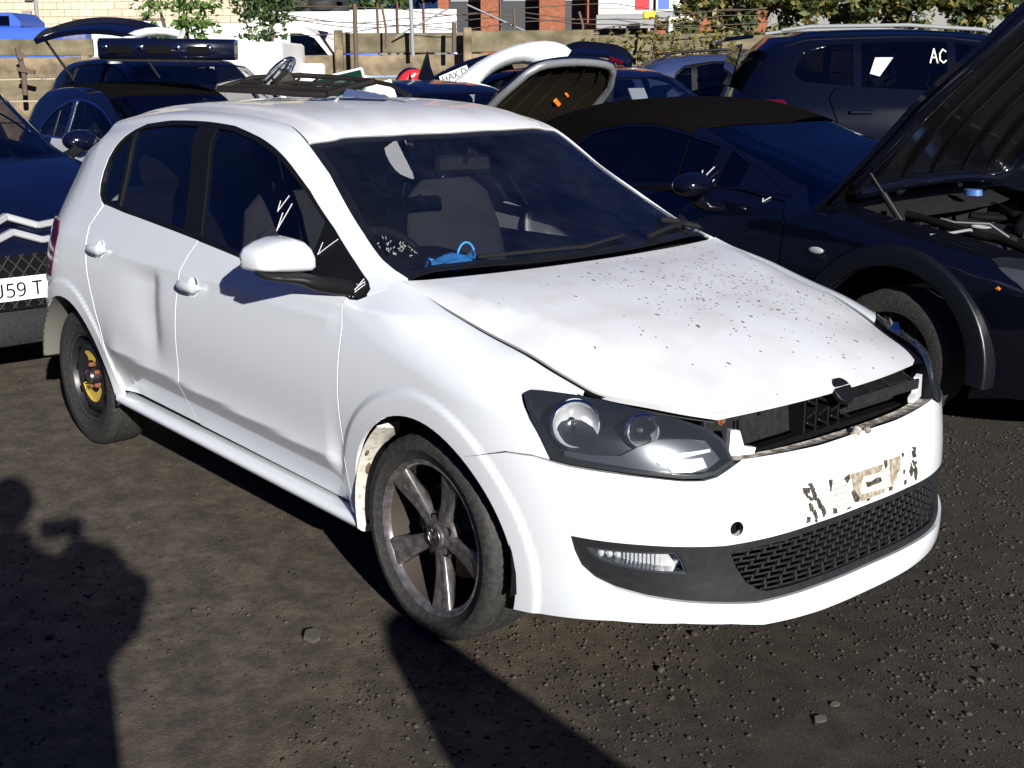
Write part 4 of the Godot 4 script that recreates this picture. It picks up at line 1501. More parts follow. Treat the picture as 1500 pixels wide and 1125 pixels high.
func chalk_marks(car: Node3D, panes: Array, screen: Node3D, doors: Array) -> void:
	var mk := MB.new()
	var y2 := func(x: float, y: float) -> Vector2: return Vector2(x, vy(x, y))
	var tick := func(x: float, y: float, w: float, h: float) -> void:
		stroke(mk, side, PackedVector2Array([y2.call(x - w * .4, y + h * .15), y2.call(x - w * .3, y - h * .5), y2.call(x + w * .6, y + h * .5)]), .0024, -.0066)
	tick.call(-.925, 1.145, .035, .05)
	tick.call(-.895, 1.105, .03, .085)
	tag(obj("chalk_tick", mk, M.chalk, panes[2]), "", "", "", "stuff")
	var mk2 := MB.new()
	stroke(mk2, side, PackedVector2Array([y2.call(-.655, 1.045), y2.call(-.648, 1.010), y2.call(-.60, 1.058)]), .0017, .002)
	for q in [[-.405, .955, -.385, .955], [-.41, .95, -.372, .925], [-.40, .93, -.385, .962], [-.39, .925, -.395, .97], [-.385, .965, -.37, .955], [-.375, .955, -.385, .935], [-.42, .94, -.405, .93], [-.415, .928, -.40, .94]]:
		stroke(mk2, side, PackedVector2Array([y2.call(q[0] - .005, q[1] - .005), y2.call(q[2] - .005, q[3] - .005)]), .0022, .003)
	tag(obj("chalk_scribble", mk2, M.chalk, doors[0][0]), "", "", "", "stuff")
	# writing on the windscreen's lower corner
	var mk3 := MB.new()
	var r2 := RandomNumberGenerator.new()
	r2.seed = 4
	for k in 34:
		var s := r2.randf_range(-.47, -.40) + (k % 4) * .022
		var v := vh(.80) + r2.randf_range(-.03, .055) + (s + .4) * .5
		var a := r2.randf_range(0, 3)
		stroke(mk3, side, PackedVector2Array([Vector2(s, v), Vector2(s, v) + Vector2(cos(a), sin(a)) * .012]), .0018, -.001)
	tag(obj("chalk_writing", mk3, M.chalk_faint, screen), "", "", "", "stuff")

# ------------------------------------------------------------------ the other cars of the yard, on the same kind of shell
func clip_all(p: PackedVector2Array, hs: Array) -> PackedVector2Array:
	for h in hs: p = minus(p, h)
	return p

func plain_wheel(parent: Node3D, p: Vector3, sd: float, rm: Material, spokes := 7) -> void:
	var w := Node3D.new()
	w.name = "wheel"
	parent.add_child(w, true)
	w.transform = Transform3D(Basis.from_scale(V(1.0 / AX, 1, 1)) * (Basis.IDENTITY if sd > 0 else Basis(Vector3.UP, PI)), p)
	obj("tyre", lathe(MB.new(), [Vector2(.19, -.08), Vector2(.26, -.10), Vector2(.295, -.085), Vector2(.300, -.05), Vector2(.300, .05), Vector2(.295, .085), Vector2(.26, .10), Vector2(.20, .09)], 48, Transform3D.IDENTITY, func(i, j): return -.004 if i in [2, 3, 4, 5] and j % 3 == 0 else 0.0), M.rubber, w)
	var rim := MB.new()
	lathe(rim, [Vector2(.19, -.02), Vector2(.195, .07), Vector2(.205, .085), Vector2(.21, .08)], 36)
	lathe(rim, [Vector2(.06, .04), Vector2(.055, .065), Vector2(.0005, .07)], 24)
	lathe(rim, [Vector2(.19, -.03), Vector2(.0005, -.03)], 24)
	for k in spokes:
		var a := TAU * k / spokes
		box(rim, V(.16, .045, .03), Transform3D(Basis(Vector3.BACK, a), V(cos(a) * .125, sin(a) * .125, .05)), .008)
	obj("rim", rim, rm, w)

func yard_car(called: String, label: String, category: String, xf: Transform3D, o: Dictionary) -> Node3D:
	is_white = false
	AF = o.get("af", 0.0)
	RK = o.get("tail", 1.0)
	FK = o.get("nose", 1.0)
	var ar: float = o.get("arch", .343)
	roof_line(o.get("yr", YR0))
	var cs: float = o.get("cs", .05)
	var paint: Material = o.paint
	var doorp: Material = o.get("doors", paint)
	var roofp: Material = o.get("roof", paint)
	var soft: bool = o.get("soft", false)
	var gl: Material = o.get("glass", M.glass)
	var car := thing(called, label, category, xf, o.get("group", ""))
	var dl: Array = o.get("dlo", [-2.245, 1.056, -2.30, 1.095, -2.318, 1.165, -2.275, 1.262, -2.170, 1.335, -1.901, 1.375, -1.597, 1.379, -1.392, 1.370, -1.179, 1.336, -.983, 1.278, -.81, 1.187, -.64, 1.088, -.482, 1.004, -.379, .962, -.338, .932, -.42, .918, -.70, .934, -1.006, .956, -1.467, .995, -2.013, 1.028])
	var dlo := sides(dl)
	var rear_x: float = o.get("rear_x", -2.55)
	# wings, doors
	var hl := P2([.547, .829, .457, .818, .413, .796, .43, .773, .478, .687, .498, .633, .541, .628, .659, .619, .757, .608, .873, .596, .91, .602, .969, .627, .955, .685, .92, .714, .855, .745, .777, .773, .692, .800, .608, .824])
	var wing := PackedVector2Array([Vector2(-.385, .225), Vector2(-.372, .40), Vector2(-.372, .84), Vector2(-.392, .89), Vector2(-.40, .935), Vector2(-.33, 1.0)])
	for i in 9:
		var s := lerpf(-.27, .545, i / 8.0)
		wing.append(Vector2(s, vtop(s) - .001))
	wing.append_array(P2([.457, .820, .409, .797, .426, .772, .474, .686, .494, .636, .448, .641]))
	wing.append_array(arch(AF, ar, 50.0, 193.5, 16))
	pair("front_wing", panel(MB.new(), front, wing, [], cs), paint, car)
	var two: bool = o.get("two_door", false)
	var rx := -1.45 if not two else -1.80
	var fd := minus(P2([-.378, .268, -.378, .84, -.396, .892, -.405, 1.0, rx, 1.2, rx, .40, rx - .03, .300]), dlo)
	pair("front_door", panel(MB.new(), side, fd, [], cs), doorp, car)
	var holes := [dlo, P2([-.376, .262, -.376, .84, -.394, .895, -.41, 1.02, rx - .004, 1.22, rx - .004, .40, rx - .034, .294])]
	if not two:
		var rd := minus(P2([-1.456, 1.10, -1.456, .40, -1.486, .304, -2.066, .318, -2.083, .45, -2.161, .69, -2.223, .79, -2.283, .957, -2.20, 1.10]), dlo)
		pair("rear_door", panel(MB.new(), side, rd, [], cs), doorp, car)
		holes.append(P2([-1.452, 1.11, -1.452, .40, -1.48, .298, -2.070, .312, -2.090, .45, -2.170, .69, -2.231, .79, -2.292, .957, -2.20, 1.11]))
	for c in [0.0] + ([] if two else [1.0]):
		var hx := -1.31 if c == 0.0 else -2.06
		var q := low(hx, .86)
		pair("door_handle", box(MB.new(), V(.17, .03, .025), at(q + V(0, 0, .012)), .008), doorp, car)
	# pillars, quarters and tail
	var bs := sides([-.235, .958, -.267, .977, -.399, YR.at(-.399) - .06 * (YR.at(-.399) - .9) / .177, -.631, lerpf(.9, YR.at(-.631), .80), -.80, lerpf(.9, YR.at(-.80), .86)])
	bs.append(Vector2(-.955, vh(.907)))
	var endv := vh(.925)
	if soft:
		bs.append_array(P2([-.99, vh(.90), -.97, .94, -1.9, .945, -2.3, .955]))
		bs.append_array(P2([-2.62, .965, -3.86, .97]))
	else:
		for s in [-1.4, -2.0, rear_x]: bs.append(Vector2(s, endv))
		bs.append_array(PackedVector2Array([Vector2(rear_x - .07, .9 + UL - .002), Vector2(-3.86, .9 + UL - .002)]))
	bs.append_array(P2([-3.86, .20, -3.2, .20]))
	bs.append_array(arch(-2.47, .343, 196.0, -11.0, 16))
	bs.append_array(P2([-2.078, .255, -1.2, .245, -.385, .225, -.376, .40, -.376, .84, -.394, .89, -.41, .935]))
	pair("body_side", panel(MB.new(), side, bs, holes, cs), paint, car)
	var rf := PackedVector2Array([Vector2(-.905, .9 + UL), Vector2(-.93, vh(.96)), Vector2(-.957, vh(.912))])
	if soft: rf.append_array(P2([-.992, vh(.90), -.972, .945, -1.9, .950, -2.3, .960, -2.70, .97, -3.3, .98, -3.3, .9 + UL]))
	else:
		for s in [-1.4, -2.0, rear_x]: rf.append(Vector2(s + .001, vh(.925) + .004))
		rf.append(Vector2(rear_x - .067, .9 + UL))
	var rh := panel(MB.new(), side, rf, [dlo] if soft else [], cs, .02, .003)
	rh.put(rh.mirrored(), Transform3D.IDENTITY)
	obj("soft_top" if soft else "roof", rh, roofp, car)
	# glass
	var inner := inset(dlo, .020)
	var split: Array = o.get("split", [-1.40, -2.08])
	var cut := []
	var lx := -.66
	for x in split + [-3.0]:
		for pc in Geometry2D.intersect_polygons(inner, P2([lx, .5, lx, 2.1, x + .03, 2.1, x + .03, .5])): cut.append(pc)
		lx = x - .03
	pair("window_frame", panel(MB.new(), side, dlo, cut, cs, .024, .0), o.get("frame", M.trim), car)
	for k in cut.size(): pair("side_window", panel(MB.new(), side, inset(cut[k], -.005), [], cs, 0, -.008), gl, car)
	var ws := sides([-.80, lerpf(.9, YR.at(-.80), .862), -.631, lerpf(.9, YR.at(-.631), .803), -.399, YR.at(-.399) - .058 * (YR.at(-.399) - .9) / .177, -.267, .979])
	ws.insert(0, Vector2(-.957, vh(.910)))
	ws.append_array(PackedVector2Array([Vector2(-.16, vh(.62)), Vector2(-.12, vh(.9)), Vector2(-.12, .9 + UL), Vector2(-.909, .9 + UL), Vector2(-.934, vh(.96))]))
	var wg := panel(MB.new(), side, ws, [], cs, 0, -.004)
	wg.put(wg.mirrored(), Transform3D.IDENTITY)
	obj("windscreen", wg, gl, car)
	# bonnet, possibly raised on its hinge
	var up: float = o.get("bonnet", 0.0)
	var bn := MB.new()
	var hinge := V(-.22, .945, 0)
	var bxf := Transform3D(Basis(Vector3.BACK, deg_to_rad(up)), hinge) * Transform3D(Basis.IDENTITY, -hinge)
	bxf = bxf * Transform3D(Basis.from_scale(V(1, 1, o.get("bonnet_w", 1.0))), Vector3.ZERO)
	bn.put(sheet(MB.new(), bonnet_pt, 0, 1, 20, -1, 1, 20, -1.0, .02), bxf)
	var bo := obj("bonnet", bn, paint, car)
	if up > 0.0:
		var un := MB.new()
		var low_b := func(a: float, b: float) -> Vector3: return bonnet_pt(lerpf(.03, .97, a), b * .95) + V(0, -.028, 0)
		un.put(sheet(MB.new(), low_b, 0, 1, 16, -1, 1, 16, 1.0, .0), bxf)
		obj("underside", un, o.get("under", M.gap), bo)
		var fr := MB.new()
		var edge := []
		for k in 41:
			var t := TAU * k / 40
			var a := clampf(.5 + .62 * cos(t), .05, .95)
			var b := clampf(1.15 * sin(t), -.90, .90)
			edge.append(bxf * (bonnet_pt(a, b) + V(0, -.035, 0)))
		tube(fr, edge, .035, 6, false)
		obj("inner_frame", fr, o.get("under_rim", paint), bo)
		for q in [-.62, -.30, .05, .36, .66]:
			var pts := []
			for k in 9: pts.append(bxf * (bonnet_pt(lerpf(.10, .90, k / 8.0), q + .06 * sin(k * .8)) + V(0, -.034, 0)))
			obj("pressing", tube(MB.new(), pts, .016, 7, true), o.get("under", M.gap), bo)
		for sd in [1.0, -1.0]:
			var pr := MB.new()
			var e1 := bxf * (bonnet_pt(.20, .93 * sd) + V(0, -.03, 0))
			tube(pr, [V(.03, .86, .62 * sd), V(.03, .86, .62 * sd).lerp(e1, .55)], .014, 8)
			tube(pr, [V(.03, .86, .62 * sd).lerp(e1, .5), e1], .007, 8)
			obj("gas_strut", pr, M.black, bo)
	# nose
	var bp := arch(AF, ar, -21.0, 50.0, 12)
	bp.append_array(P2([.448, .637, .494, .630, .541, .624, .757, .604, .873, .592, .91, .598, .966, .622, .99, .700, 1.1, .715, SF, .722]))
	var full := bp.duplicate()
	for k in range(bp.size() - 2, -1, -1): full.append(Vector2(2 * SF - bp[k].x, bp[k].y))
	for p in [[.413, .2], [.77, .22], [1.2, .20]]: full.append(Vector2(2 * SF - p[0], p[1]))
	for p in [[1.2, .20], [.77, .22], [.413, .2]]: full.append(Vector2(p[0], p[1]))
	var ins := both([.62, .43, .9, .43, SF, .44])
	var li := both([.66, .33, .95, .28, SF, .28])
	li.reverse()
	ins.append_array(li)
	obj("front_bumper", panel(MB.new(), front, full, [ins], cs, .03), paint, car)
	obj("lower_grille", panel(MB.new(), front, ins, [], cs, .02, -.02), M.plastic, car)
	if o.has("plate"):
		var pm := MB.new()
		panel(pm, low, PackedVector2Array([Vector2(SF - .26, .46), Vector2(SF + .26, .46), Vector2(SF + .26, .57), Vector2(SF - .26, .57)]), [], .06, .008, .012)
		obj("number_plate", pm, M.plate_white, car)
	for sd in 2:
		var q := panel(MB.new(), front, hl, [], cs, .06, -.05)
		obj("headlamp", q if sd == 0 else q.mirrored(), M.lampgrey, car)
		var ln := panel(MB.new(), front, hl, [], cs, 0, 0)
		obj("lamp_lens", ln if sd == 0 else ln.mirrored(), M.lens, car)
	if not soft:
		var tl := P2([-2.66, .72, -2.63, .90, -2.70, .95, -2.95, .95, -2.98, .74])
		pair("tail_lamp", panel(MB.new(), low, tl, [], .06, .01, .004), M.tail, car)
	# insides
	var under := MB.new()
	box(under, V(3.1, .14, 1.36), at(V(-1.35, .30, 0)))
	box(under, V(1.65, .30, 1.50), at(V(-1.26, .44, 0)))
	box(under, V(.55, .36, 1.1), at(V(.26, .48, 0)))
	obj("floor", under, M.gap, car)
	obj("dashboard", box(MB.new(), V(.45, .30, 1.36), at(V(-.42, .76, 0)), .06), M.cabin, car)
	for z in [.36, -.36]:
		var st := seat(V(-1.30, .52, z), M.cloth)
		box(st, V(.10, .20, .26), at(V(-1.42, 1.22 if not soft else 1.14, z)), .04)
		obj("front_seat", st, o.get("seats", M.cloth), car)
	if soft: obj("rear_deck", box(MB.new(), V(1.0, .52, 1.36), at(V(-2.15, .68, 0)), .05), M.gap, car)
	if not soft: obj("rear_bench", box(MB.new(), V(.14, .60, 1.24), rot(V(-2.28, .80, 0), V(0, 0, 14)), .05), M.cloth, car)
	for sd in [1.0, -1.0]:
		plain_wheel(car, V(AF, .30, .715 * sd), sd, o.get("rims", M.alloy))
		plain_wheel(car, V(-2.47, .30, .715 * sd), sd, o.get("rims", M.alloy))
		if o.get("mirrors", true):
			var m := MB.new()
			ball(m, V(-.60, 1.015, .90 * sd), V(.075, .062, .105), 16, 10)
			obj("door_mirror", m, o.get("mirror_paint", paint), car)
			obj("mirror_foot", tube(MB.new(), [V(-.58, .97, .88 * sd), V(-.52, .94, .79 * sd)], .030, 8), M.black, car)
	AF = 0.0
	RK = 1.0
	FK = 1.0
	is_white = true
	roof_line(YR0)
	return car

# ------------------------------------------------------------------ the yard around it
func turned(p: Vector3, yaw: float, sc := 1.0) -> Transform3D:
	return Transform3D(Basis(Vector3.UP, deg_to_rad(yaw)).scaled(Vector3.ONE * sc), p)

func yard() -> void:
	convertible()
	chevron_car()
	yard_car("blue_roof_car", "greyish blue car with only its roof showing beyond the white hatchback's roof", "car", turned(V(-7.35, 0, -5.75), 0, .92), {"paint": M.roofblue})
	var ob := yard_car("open_bonnet_car", "dark blue car with its grey-rimmed bonnet standing wide open", "car", turned(V(-5.10, 0, -4.10), 0, 1.0), {"paint": M.navy, "bonnet": 56.0, "under": M.felt, "under_rim": M.silver})
	var up := Transform3D(Basis(Vector3.BACK, deg_to_rad(56.0)), V(-.22, .945, 0)) * Transform3D(Basis.IDENTITY, V(.22, -.945, 0))
	for q in [[.93, .05, .07], [.55, -.30, .05], [.46, -.22, .09]]:
		var bp := bonnet_pt(q[0], q[1]) + V(0, -.045, 0)
		obj("orange_clip", box(MB.new(), V(q[2] * .4, .02, q[2]), up * rot(bp, V(0, 35, 0)), .004), M.orange, ob)
	var dbc := yard_car("dark_blue_car", "dark blue car with a pale card behind its windscreen, right of the open grey-rimmed bonnet", "car", turned(V(-4.95, 0, -6.15), 0, 1.08), {"paint": M.navy})
	obj("paper_card", box(MB.new(), V(.01, .12, .20), rot(V(-.84, 1.20, .05), V(0, 0, 30))), M.paper, dbc)
	suv()
	var rc := yard_car("railed_car", "grey-blue car with black roof rails left of the tall dark car", "car", turned(V(-6.6, 0, -11.2), 50, 1.17), {"paint": M.roofblue, "glass": M.darkglass})
	window_letters(rc, -1.50, 1.235, .14)
	for z in [.50, -.50]: obj("roof_rail", tube(MB.new(), [V(-1.15, 1.41, z), V(-1.25, 1.465, z), V(-1.8, 1.49, z), V(-2.3, 1.46, z), V(-2.4, 1.40, z)], .016, 6), M.black, rc)
	yard_car("arched_window_car", "dark blue car with bright-rimmed arched side windows and pale doors", "car", turned(V(-7.27, 0, -2.4), 0), {"paint": M.navy, "roof": M.fabric_top, "doors": M.pale, "mirror_paint": M.gloss_black, "two_door": true,
		"dlo": [-.40, .955, -.63, 1.085, -.85, 1.20, -1.1, 1.28, -1.35, 1.315, -1.6, 1.30, -1.9, 1.22, -2.1, 1.10, -2.17, .99, -2.1, .96, -1.2, .945], "split": [-1.5], "frame": M.chrome})
	yard_car("off_roader", "dark blue off-roader with a loose bumper on its roof and its tailgate up", "car", turned(V(-8.9, 0, -3.55), 0, 1.19), {"paint": M.navy})
	yard_car("small_blue_car", "small blue car behind the chevron car, cut by the left edge of the photo", "car", turned(V(-9.5, 0, 1.45), 0), {"paint": M.roofblue})
	roof_junk()
	face_mask()
	photographer()
	loose_parts()
	ground_bits()

func convertible() -> void:
	AX = 1.25
	var p := V(-.53, 0, -2.86)
	var car := yard_car("black_convertible", "black soft-top convertible with its bonnet raised, parked beside the white hatchback", "car", Transform3D(Basis.from_scale(V(1.25, 1.0, 1.0)), p), {
		"paint": M.gloss_black, "roof": M.fabric_top, "soft": true, "af": .10, "two_door": true, "frame": M.gloss_black, "glass": M.darkglass, "bonnet": 66.0, "bonnet_w": 1.17, "tail": .35, "nose": 1.25, "arch": .395, "cs": .03, "mirrors": false,
		"yr": [.93, .96, 1.02, 1.17, 1.30, 1.375, 1.375, 1.335, 1.285, 1.215, 1.155, 1.065, 1.008, .965, .91],
		"dlo": [-.40, .955, -.55, 1.035, -.75, 1.145, -.95, 1.205, -1.15, 1.255, -1.35, 1.258, -1.55, 1.21, -1.68, 1.10, -1.74, .985, -1.70, .955, -1.2, .945],
		"split": [-.80], "under": M.underblack, "under_rim": M.gloss_black, "rims": M.steelblack})
	AX = 1.0
	for sd in [1.0, -1.0]:
		var m := MB.new()
		ball(m, V(-.745, .995, .95 * sd), V(.075, .066, .115), 18, 12)
		obj("door_mirror", m, M.gloss_black, car)
		obj("mirror_stalk", tube(MB.new(), [V(-.725, .94, .945 * sd), V(-.71, .895, .90 * sd), V(-.70, .875, .80 * sd)], [.036, .028, .034], 10), M.gloss_black, car)
	# side repeater
	var rep := low(-.215, .735)
	obj("side_repeater", ball(MB.new(), V(rep.x, rep.y, rep.z + .004), V(.034, .017, .012), 14, 8), M.lampglow, car)
	# wide round arch trim
	var tr := MB.new()
	var rr := []
	AX = 1.25
	AF = .10
	for i in 33:
		var a := deg_to_rad(lerpf(-8, 190, i / 32.0))
		var d := V(cos(a) / 1.25, sin(a), 0)
		var c := V(.10, .31, .795)
		rr.append([c + d * .393 + V(0, 0, .0), c + d * .396 + V(0, 0, .056), c + d * .405 + V(0, 0, .062), c + d * .475 + V(0, 0, .058), c + d * .49 + V(0, 0, .048), c + d * .492 + V(0, 0, -.02)])
	AX = 1.0
	AF = 0.0
	loft(tr, rr, false)
	pair("arch_trim", tr, M.archgrey, car)
	# engine bay seen under the bonnet
	var bay := obj("engine_cover", box(MB.new(), V(.46, .10, .50), rot(V(.38, .75, .10), V(0, 10, -4)), .03), M.bayblack, car)
	obj("battery_cover", box(MB.new(), V(.26, .06, .40), rot(V(.22, .80, .36), V(6, 8, -6)), .02), M.plastic, car)
	var r2 := RandomNumberGenerator.new()
	r2.seed = 21
	for k in 16:
		var q := V(r2.randf_range(-.02, .62), r2.randf_range(.74, .80), r2.randf_range(-.5, .5))
		obj("engine_part", box(MB.new(), V(r2.randf_range(.03, .11), r2.randf_range(.03, .10), r2.randf_range(.03, .12)), rot(q, V(r2.randf_range(-15, 15), r2.randf_range(0, 90), r2.randf_range(-15, 15))), .008), [M.bayblack, M.plastic, M.greysteel, M.rustgrey][k % 4 if k % 3 == 0 else k % 2], car)
	for k in 14:
		var a := V(r2.randf_range(-.02, .6), r2.randf_range(.78, .83), r2.randf_range(-.5, .5))
		var d := V(r2.randf_range(-.2, .2), r2.randf_range(-.03, .05), r2.randf_range(-.25, .25))
		obj("cable", tube(MB.new(), [a, a + d * .4 + V(0, .035, 0), a + d + V(0, .01, .04), a + d * 1.4], r2.randf_range(.004, .010), 6), M.bayblack if k % 3 else M.greysteel, car)
	obj("slam_panel", box(MB.new(), V(.12, .06, 1.05), rot(V(.70, .735, 0), V(0, 0, -5)), .015), M.plastic, car)
	obj("air_box", box(MB.new(), V(.30, .12, .30), rot(V(.18, .76, -.30), V(0, -12, 0)), .03), M.bayblack, car)
	obj("strut_top", lathe(MB.new(), [Vector2(.0005, .03), Vector2(.03, .03), Vector2(.055, .015), Vector2(.06, -.03)], 20, Transform3D(Basis(Vector3.RIGHT, -PI / 2), V(.08, .825, .52))), M.bayblack, car)
	obj("filler_cap", lathe(MB.new(), [Vector2(.0005, .03), Vector2(.035, .028), Vector2(.038, 0)], 18, Transform3D(Basis(Vector3.RIGHT, -PI / 2), V(-.06, .93, -.16))), M.capblue, car)
	var ring := lathe(MB.new(), [Vector2(.025, 0), Vector2(.034, .008), Vector2(.04, .002), Vector2(.03, -.004)], 20, Transform3D(Basis(V(0, 0, -1), V(1, 0, 0), V(0, 1, 0)).orthonormalized(), V(.20, .842, .33)))
	obj("filler_ring", ring, M.lampglow, car)
	for q in [[V(.0, .90, .55), V(.30, .83, .50), V(.58, .76, .52)], [V(.05, .86, .10), V(.25, .84, -.1), V(.5, .79, -.35)], [V(.0, .88, -.2), V(.2, .87, .0), V(.35, .83, .3)], [V(.5, .78, .40), V(.62, .79, .2), V(.66, .77, -.2)]]:
		var c3 := Curve3D.new()
		for x in q: c3.add_point(x, V(-.06, .01, .04), V(.06, -.01, -.04))
		obj("hose", tube(MB.new(), Array(c3.tessellate(4)), rng.randf_range(.010, .022), 8), M.bayblack, car)
	var bolts := MB.new()
	for k in 7:
		var s := lerpf(-.05, .42, k / 6.0)
		box(bolts, V(.02, .045, .012), at(V(EX.at(s), EY.at(s) - .02, EZ.at(s) - .05)))
	tag(obj("wing_bracket", bolts, M.plastic, car), "", "", "", "stuff")
	var sc := MB.new()
	sheet(sc, func(s, t): return bonnet_pt(0.0, s).lerp(bonnet_pt(0.0, s) + V(.20, -.09, 0), t) + V(-.06, -.015, 0), -1, 1, 24, 0, 1, 3, 1.0)
	obj("scuttle", sc, M.plastic, car)
	for q in [[V(-.16, .965, .30), V(-.24, .995, 0.0), V(-.30, 1.01, -.30)], [V(-.16, .965, -.25), V(-.26, .99, -.45), V(-.33, 1.01, -.58)]]:
		obj("wiper", tube(MB.new(), q, .011, 6), M.black, car)
	obj("orange_marker", box(MB.new(), V(.02, .02, .05), rot(front(.50, .665) + V(.012, 0, .012), V(0, 40, 0)), .008), M.orange, car)
	# chalk ticks on glass and door
	var mk := MB.new()
	for q in [[-.83, 1.035, .05, .075], [-.80, .985, .04, .05], [-.50, .935, .03, .025]]:
		var a := Vector2(q[0] - q[2] * .4, vy(q[0], q[1] + q[3] * .1))
		stroke(mk, side, PackedVector2Array([a, Vector2(q[0] - q[2] * .15, vy(q[0], q[1] - q[3] * .5)), Vector2(q[0] + q[2] * .6, vy(q[0], q[1] + q[3] * .5))]), .004, .004)
	obj("chalk_tick", mk, M.chalk, car)

func window_letters(car: Node3D, x: float, y: float, h: float) -> void:   # AC, written by hand
	var mb := MB.new()
	var c := func(a: float, b: float) -> Vector2: return Vector2(x + a * h, vy(x, y + b * h))
	stroke(mb, side, PackedVector2Array([c.call(-.55, -.5), c.call(-.28, .5), c.call(-.02, -.5)]), .009, .012)
	stroke(mb, side, PackedVector2Array([c.call(-.46, -.12), c.call(-.10, -.10)]), .009, .012)
	stroke(mb, side, PackedVector2Array([c.call(.58, .32), c.call(.36, .48), c.call(.14, .15), c.call(.16, -.28), c.call(.40, -.48), c.call(.60, -.30)]), .009, .012)
	obj("written_letters", mb, M.chalk, car)

func suv() -> void:
	var car := yard_car("dark_suv", "tall dark blue car with silver roof rails behind the black convertible", "car", turned(V(-3.28, 0, -10.3), 45, 1.30), {"paint": M.blueblack, "frame": M.blueblack, "glass": M.darkglass,
		"yr": [1.40, 1.43, 1.445, 1.455, 1.46, 1.455, 1.437, 1.412, 1.372, 1.285, 1.197, 1.077, 1.012, .965, .91], "rear_x": -2.75,
		"dlo": [-2.50, 1.06, -2.62, 1.12, -2.60, 1.20, -2.50, 1.30, -2.3, 1.355, -1.901, 1.375, -1.597, 1.379, -1.392, 1.370, -1.179, 1.336, -.983, 1.278, -.81, 1.187, -.64, 1.088, -.482, 1.004, -.379, .962, -.338, .932, -.42, .918, -.70, .934, -1.006, .956, -1.467, .985, -2.013, 1.015]})
	for z in [.53, -.53]: obj("roof_rail", tube(MB.new(), [V(-1.0, 1.385, z), V(-1.15, 1.44, z), V(-1.7, 1.478, z), V(-2.4, 1.475, z), V(-2.62, 1.45, z)], .015, 8), M.greysteel, car)
	obj("spoiler", box(MB.new(), V(.22, .03, 1.0), rot(V(-2.93, 1.40, 0), V(0, 0, 6)), .012), M.blueblack, car)
	obj("rear_window", box(MB.new(), V(.012, .32, .98), rot(V(-2.945, 1.20, 0), V(0, 0, -14)), .004), M.darkglass, car)
	window_letters(car, -1.50, 1.25, .10)
	var pp := MB.new()
	panel(pp, side, PackedVector2Array([Vector2(-1.95, vy(-1.95, 1.245)), Vector2(-1.99, vy(-1.99, 1.13)), Vector2(-1.92, vy(-1.92, 1.11)), Vector2(-1.82, vy(-1.82, 1.245))]), [], .05, .002, .006)
	obj("paper_sheet", pp, M.paper, car)

func chevron_car() -> void:
	var car := yard_car("chevron_car", "dark blue car with a chrome double-chevron grille and a white number plate", "car", turned(V(-4.62, 0, .60), 0, 1.11), {"paint": M.navy, "cs": .035, "glass": M.glass, "seats": M.cloth_light, "doors": M.navy})
	# the dark mouth, its lattice, the two bars and the plate
	var c := SF
	var mouth := P2([c - .62, .36, c + .62, .36, c + .70, .50, c + .60, .60, c - .60, .60, c - .70, .50])
	obj("mouth", panel(MB.new(), low, mouth, [], .04, .006, .006), M.gap, car)
	var lat := MB.new()
	for k in 21:
		var s := c - .62 + k * .06
		for d in [-1.0, 1.0]:
			var pts := []
			for i in 6:
				var t := i / 5.0
				var ss := clampf(s + d * .10 * (t - .5) * 2.0, c - .66, c + .66)
				var y := lerpf(.37, .60, t)
				pts.append(low(ss, y) + surf_n(low, ss, y, 1.0) * .014)
			tube(lat, pts, .006, 5)
	tag(obj("lattice", lat, M.plastic, car), "", "", "", "stuff")
	for q in [.665, .725]:
		var bar := MB.new()
		var pts := []
		for e in [[-.60, .02], [-.35, .005], [-.12, -.012], [0, .030], [.12, -.012], [.35, .005], [.60, .02]]:
			var y: float = q + e[1]
			var s: float = c + e[0]
			pts.append(low(s, y) + surf_n(low, s, y, 1.0) * .016)
		for i in pts.size() - 1:
			var a: Vector3 = pts[i]
			var b: Vector3 = pts[i + 1]
			var d := (b - a)
			box(bar, V(.036, .030, d.length() + .012), Transform3D(Basis(V(0, 1, 0).cross(d.normalized()).normalized(), d.normalized().cross(V(0, 1, 0).cross(d.normalized())).normalized(), d.normalized()), (a + b) * .5), .006)
		tag(obj("chevron_bar", bar, M.lampglow, car), "chrome chevron bar")
	var pm := MB.new()
	panel(pm, low, PackedVector2Array([Vector2(c - .26, .405), Vector2(c + .26, .405), Vector2(c + .26, .505), Vector2(c - .26, .505)]), [], .06, .010, .030)
	var plate := obj("number_plate", pm, M.plate_white, car)
	var pt := low(c + .01, .455)
	var tx := MB.new().put(lettering("U59 T", .064, .003), Transform3D(Basis(Vector3.UP, PI / 2), V(pt.x + .034, .455, .040)))
	obj("plate_lettering", tx, M.gap, plate)
	obj("lower_bar", panel(MB.new(), low, P2([c - .75, .21, c + .75, .21, c + .72, .33, c - .72, .33]), [], .05, .01, .014), M.plastic, car)

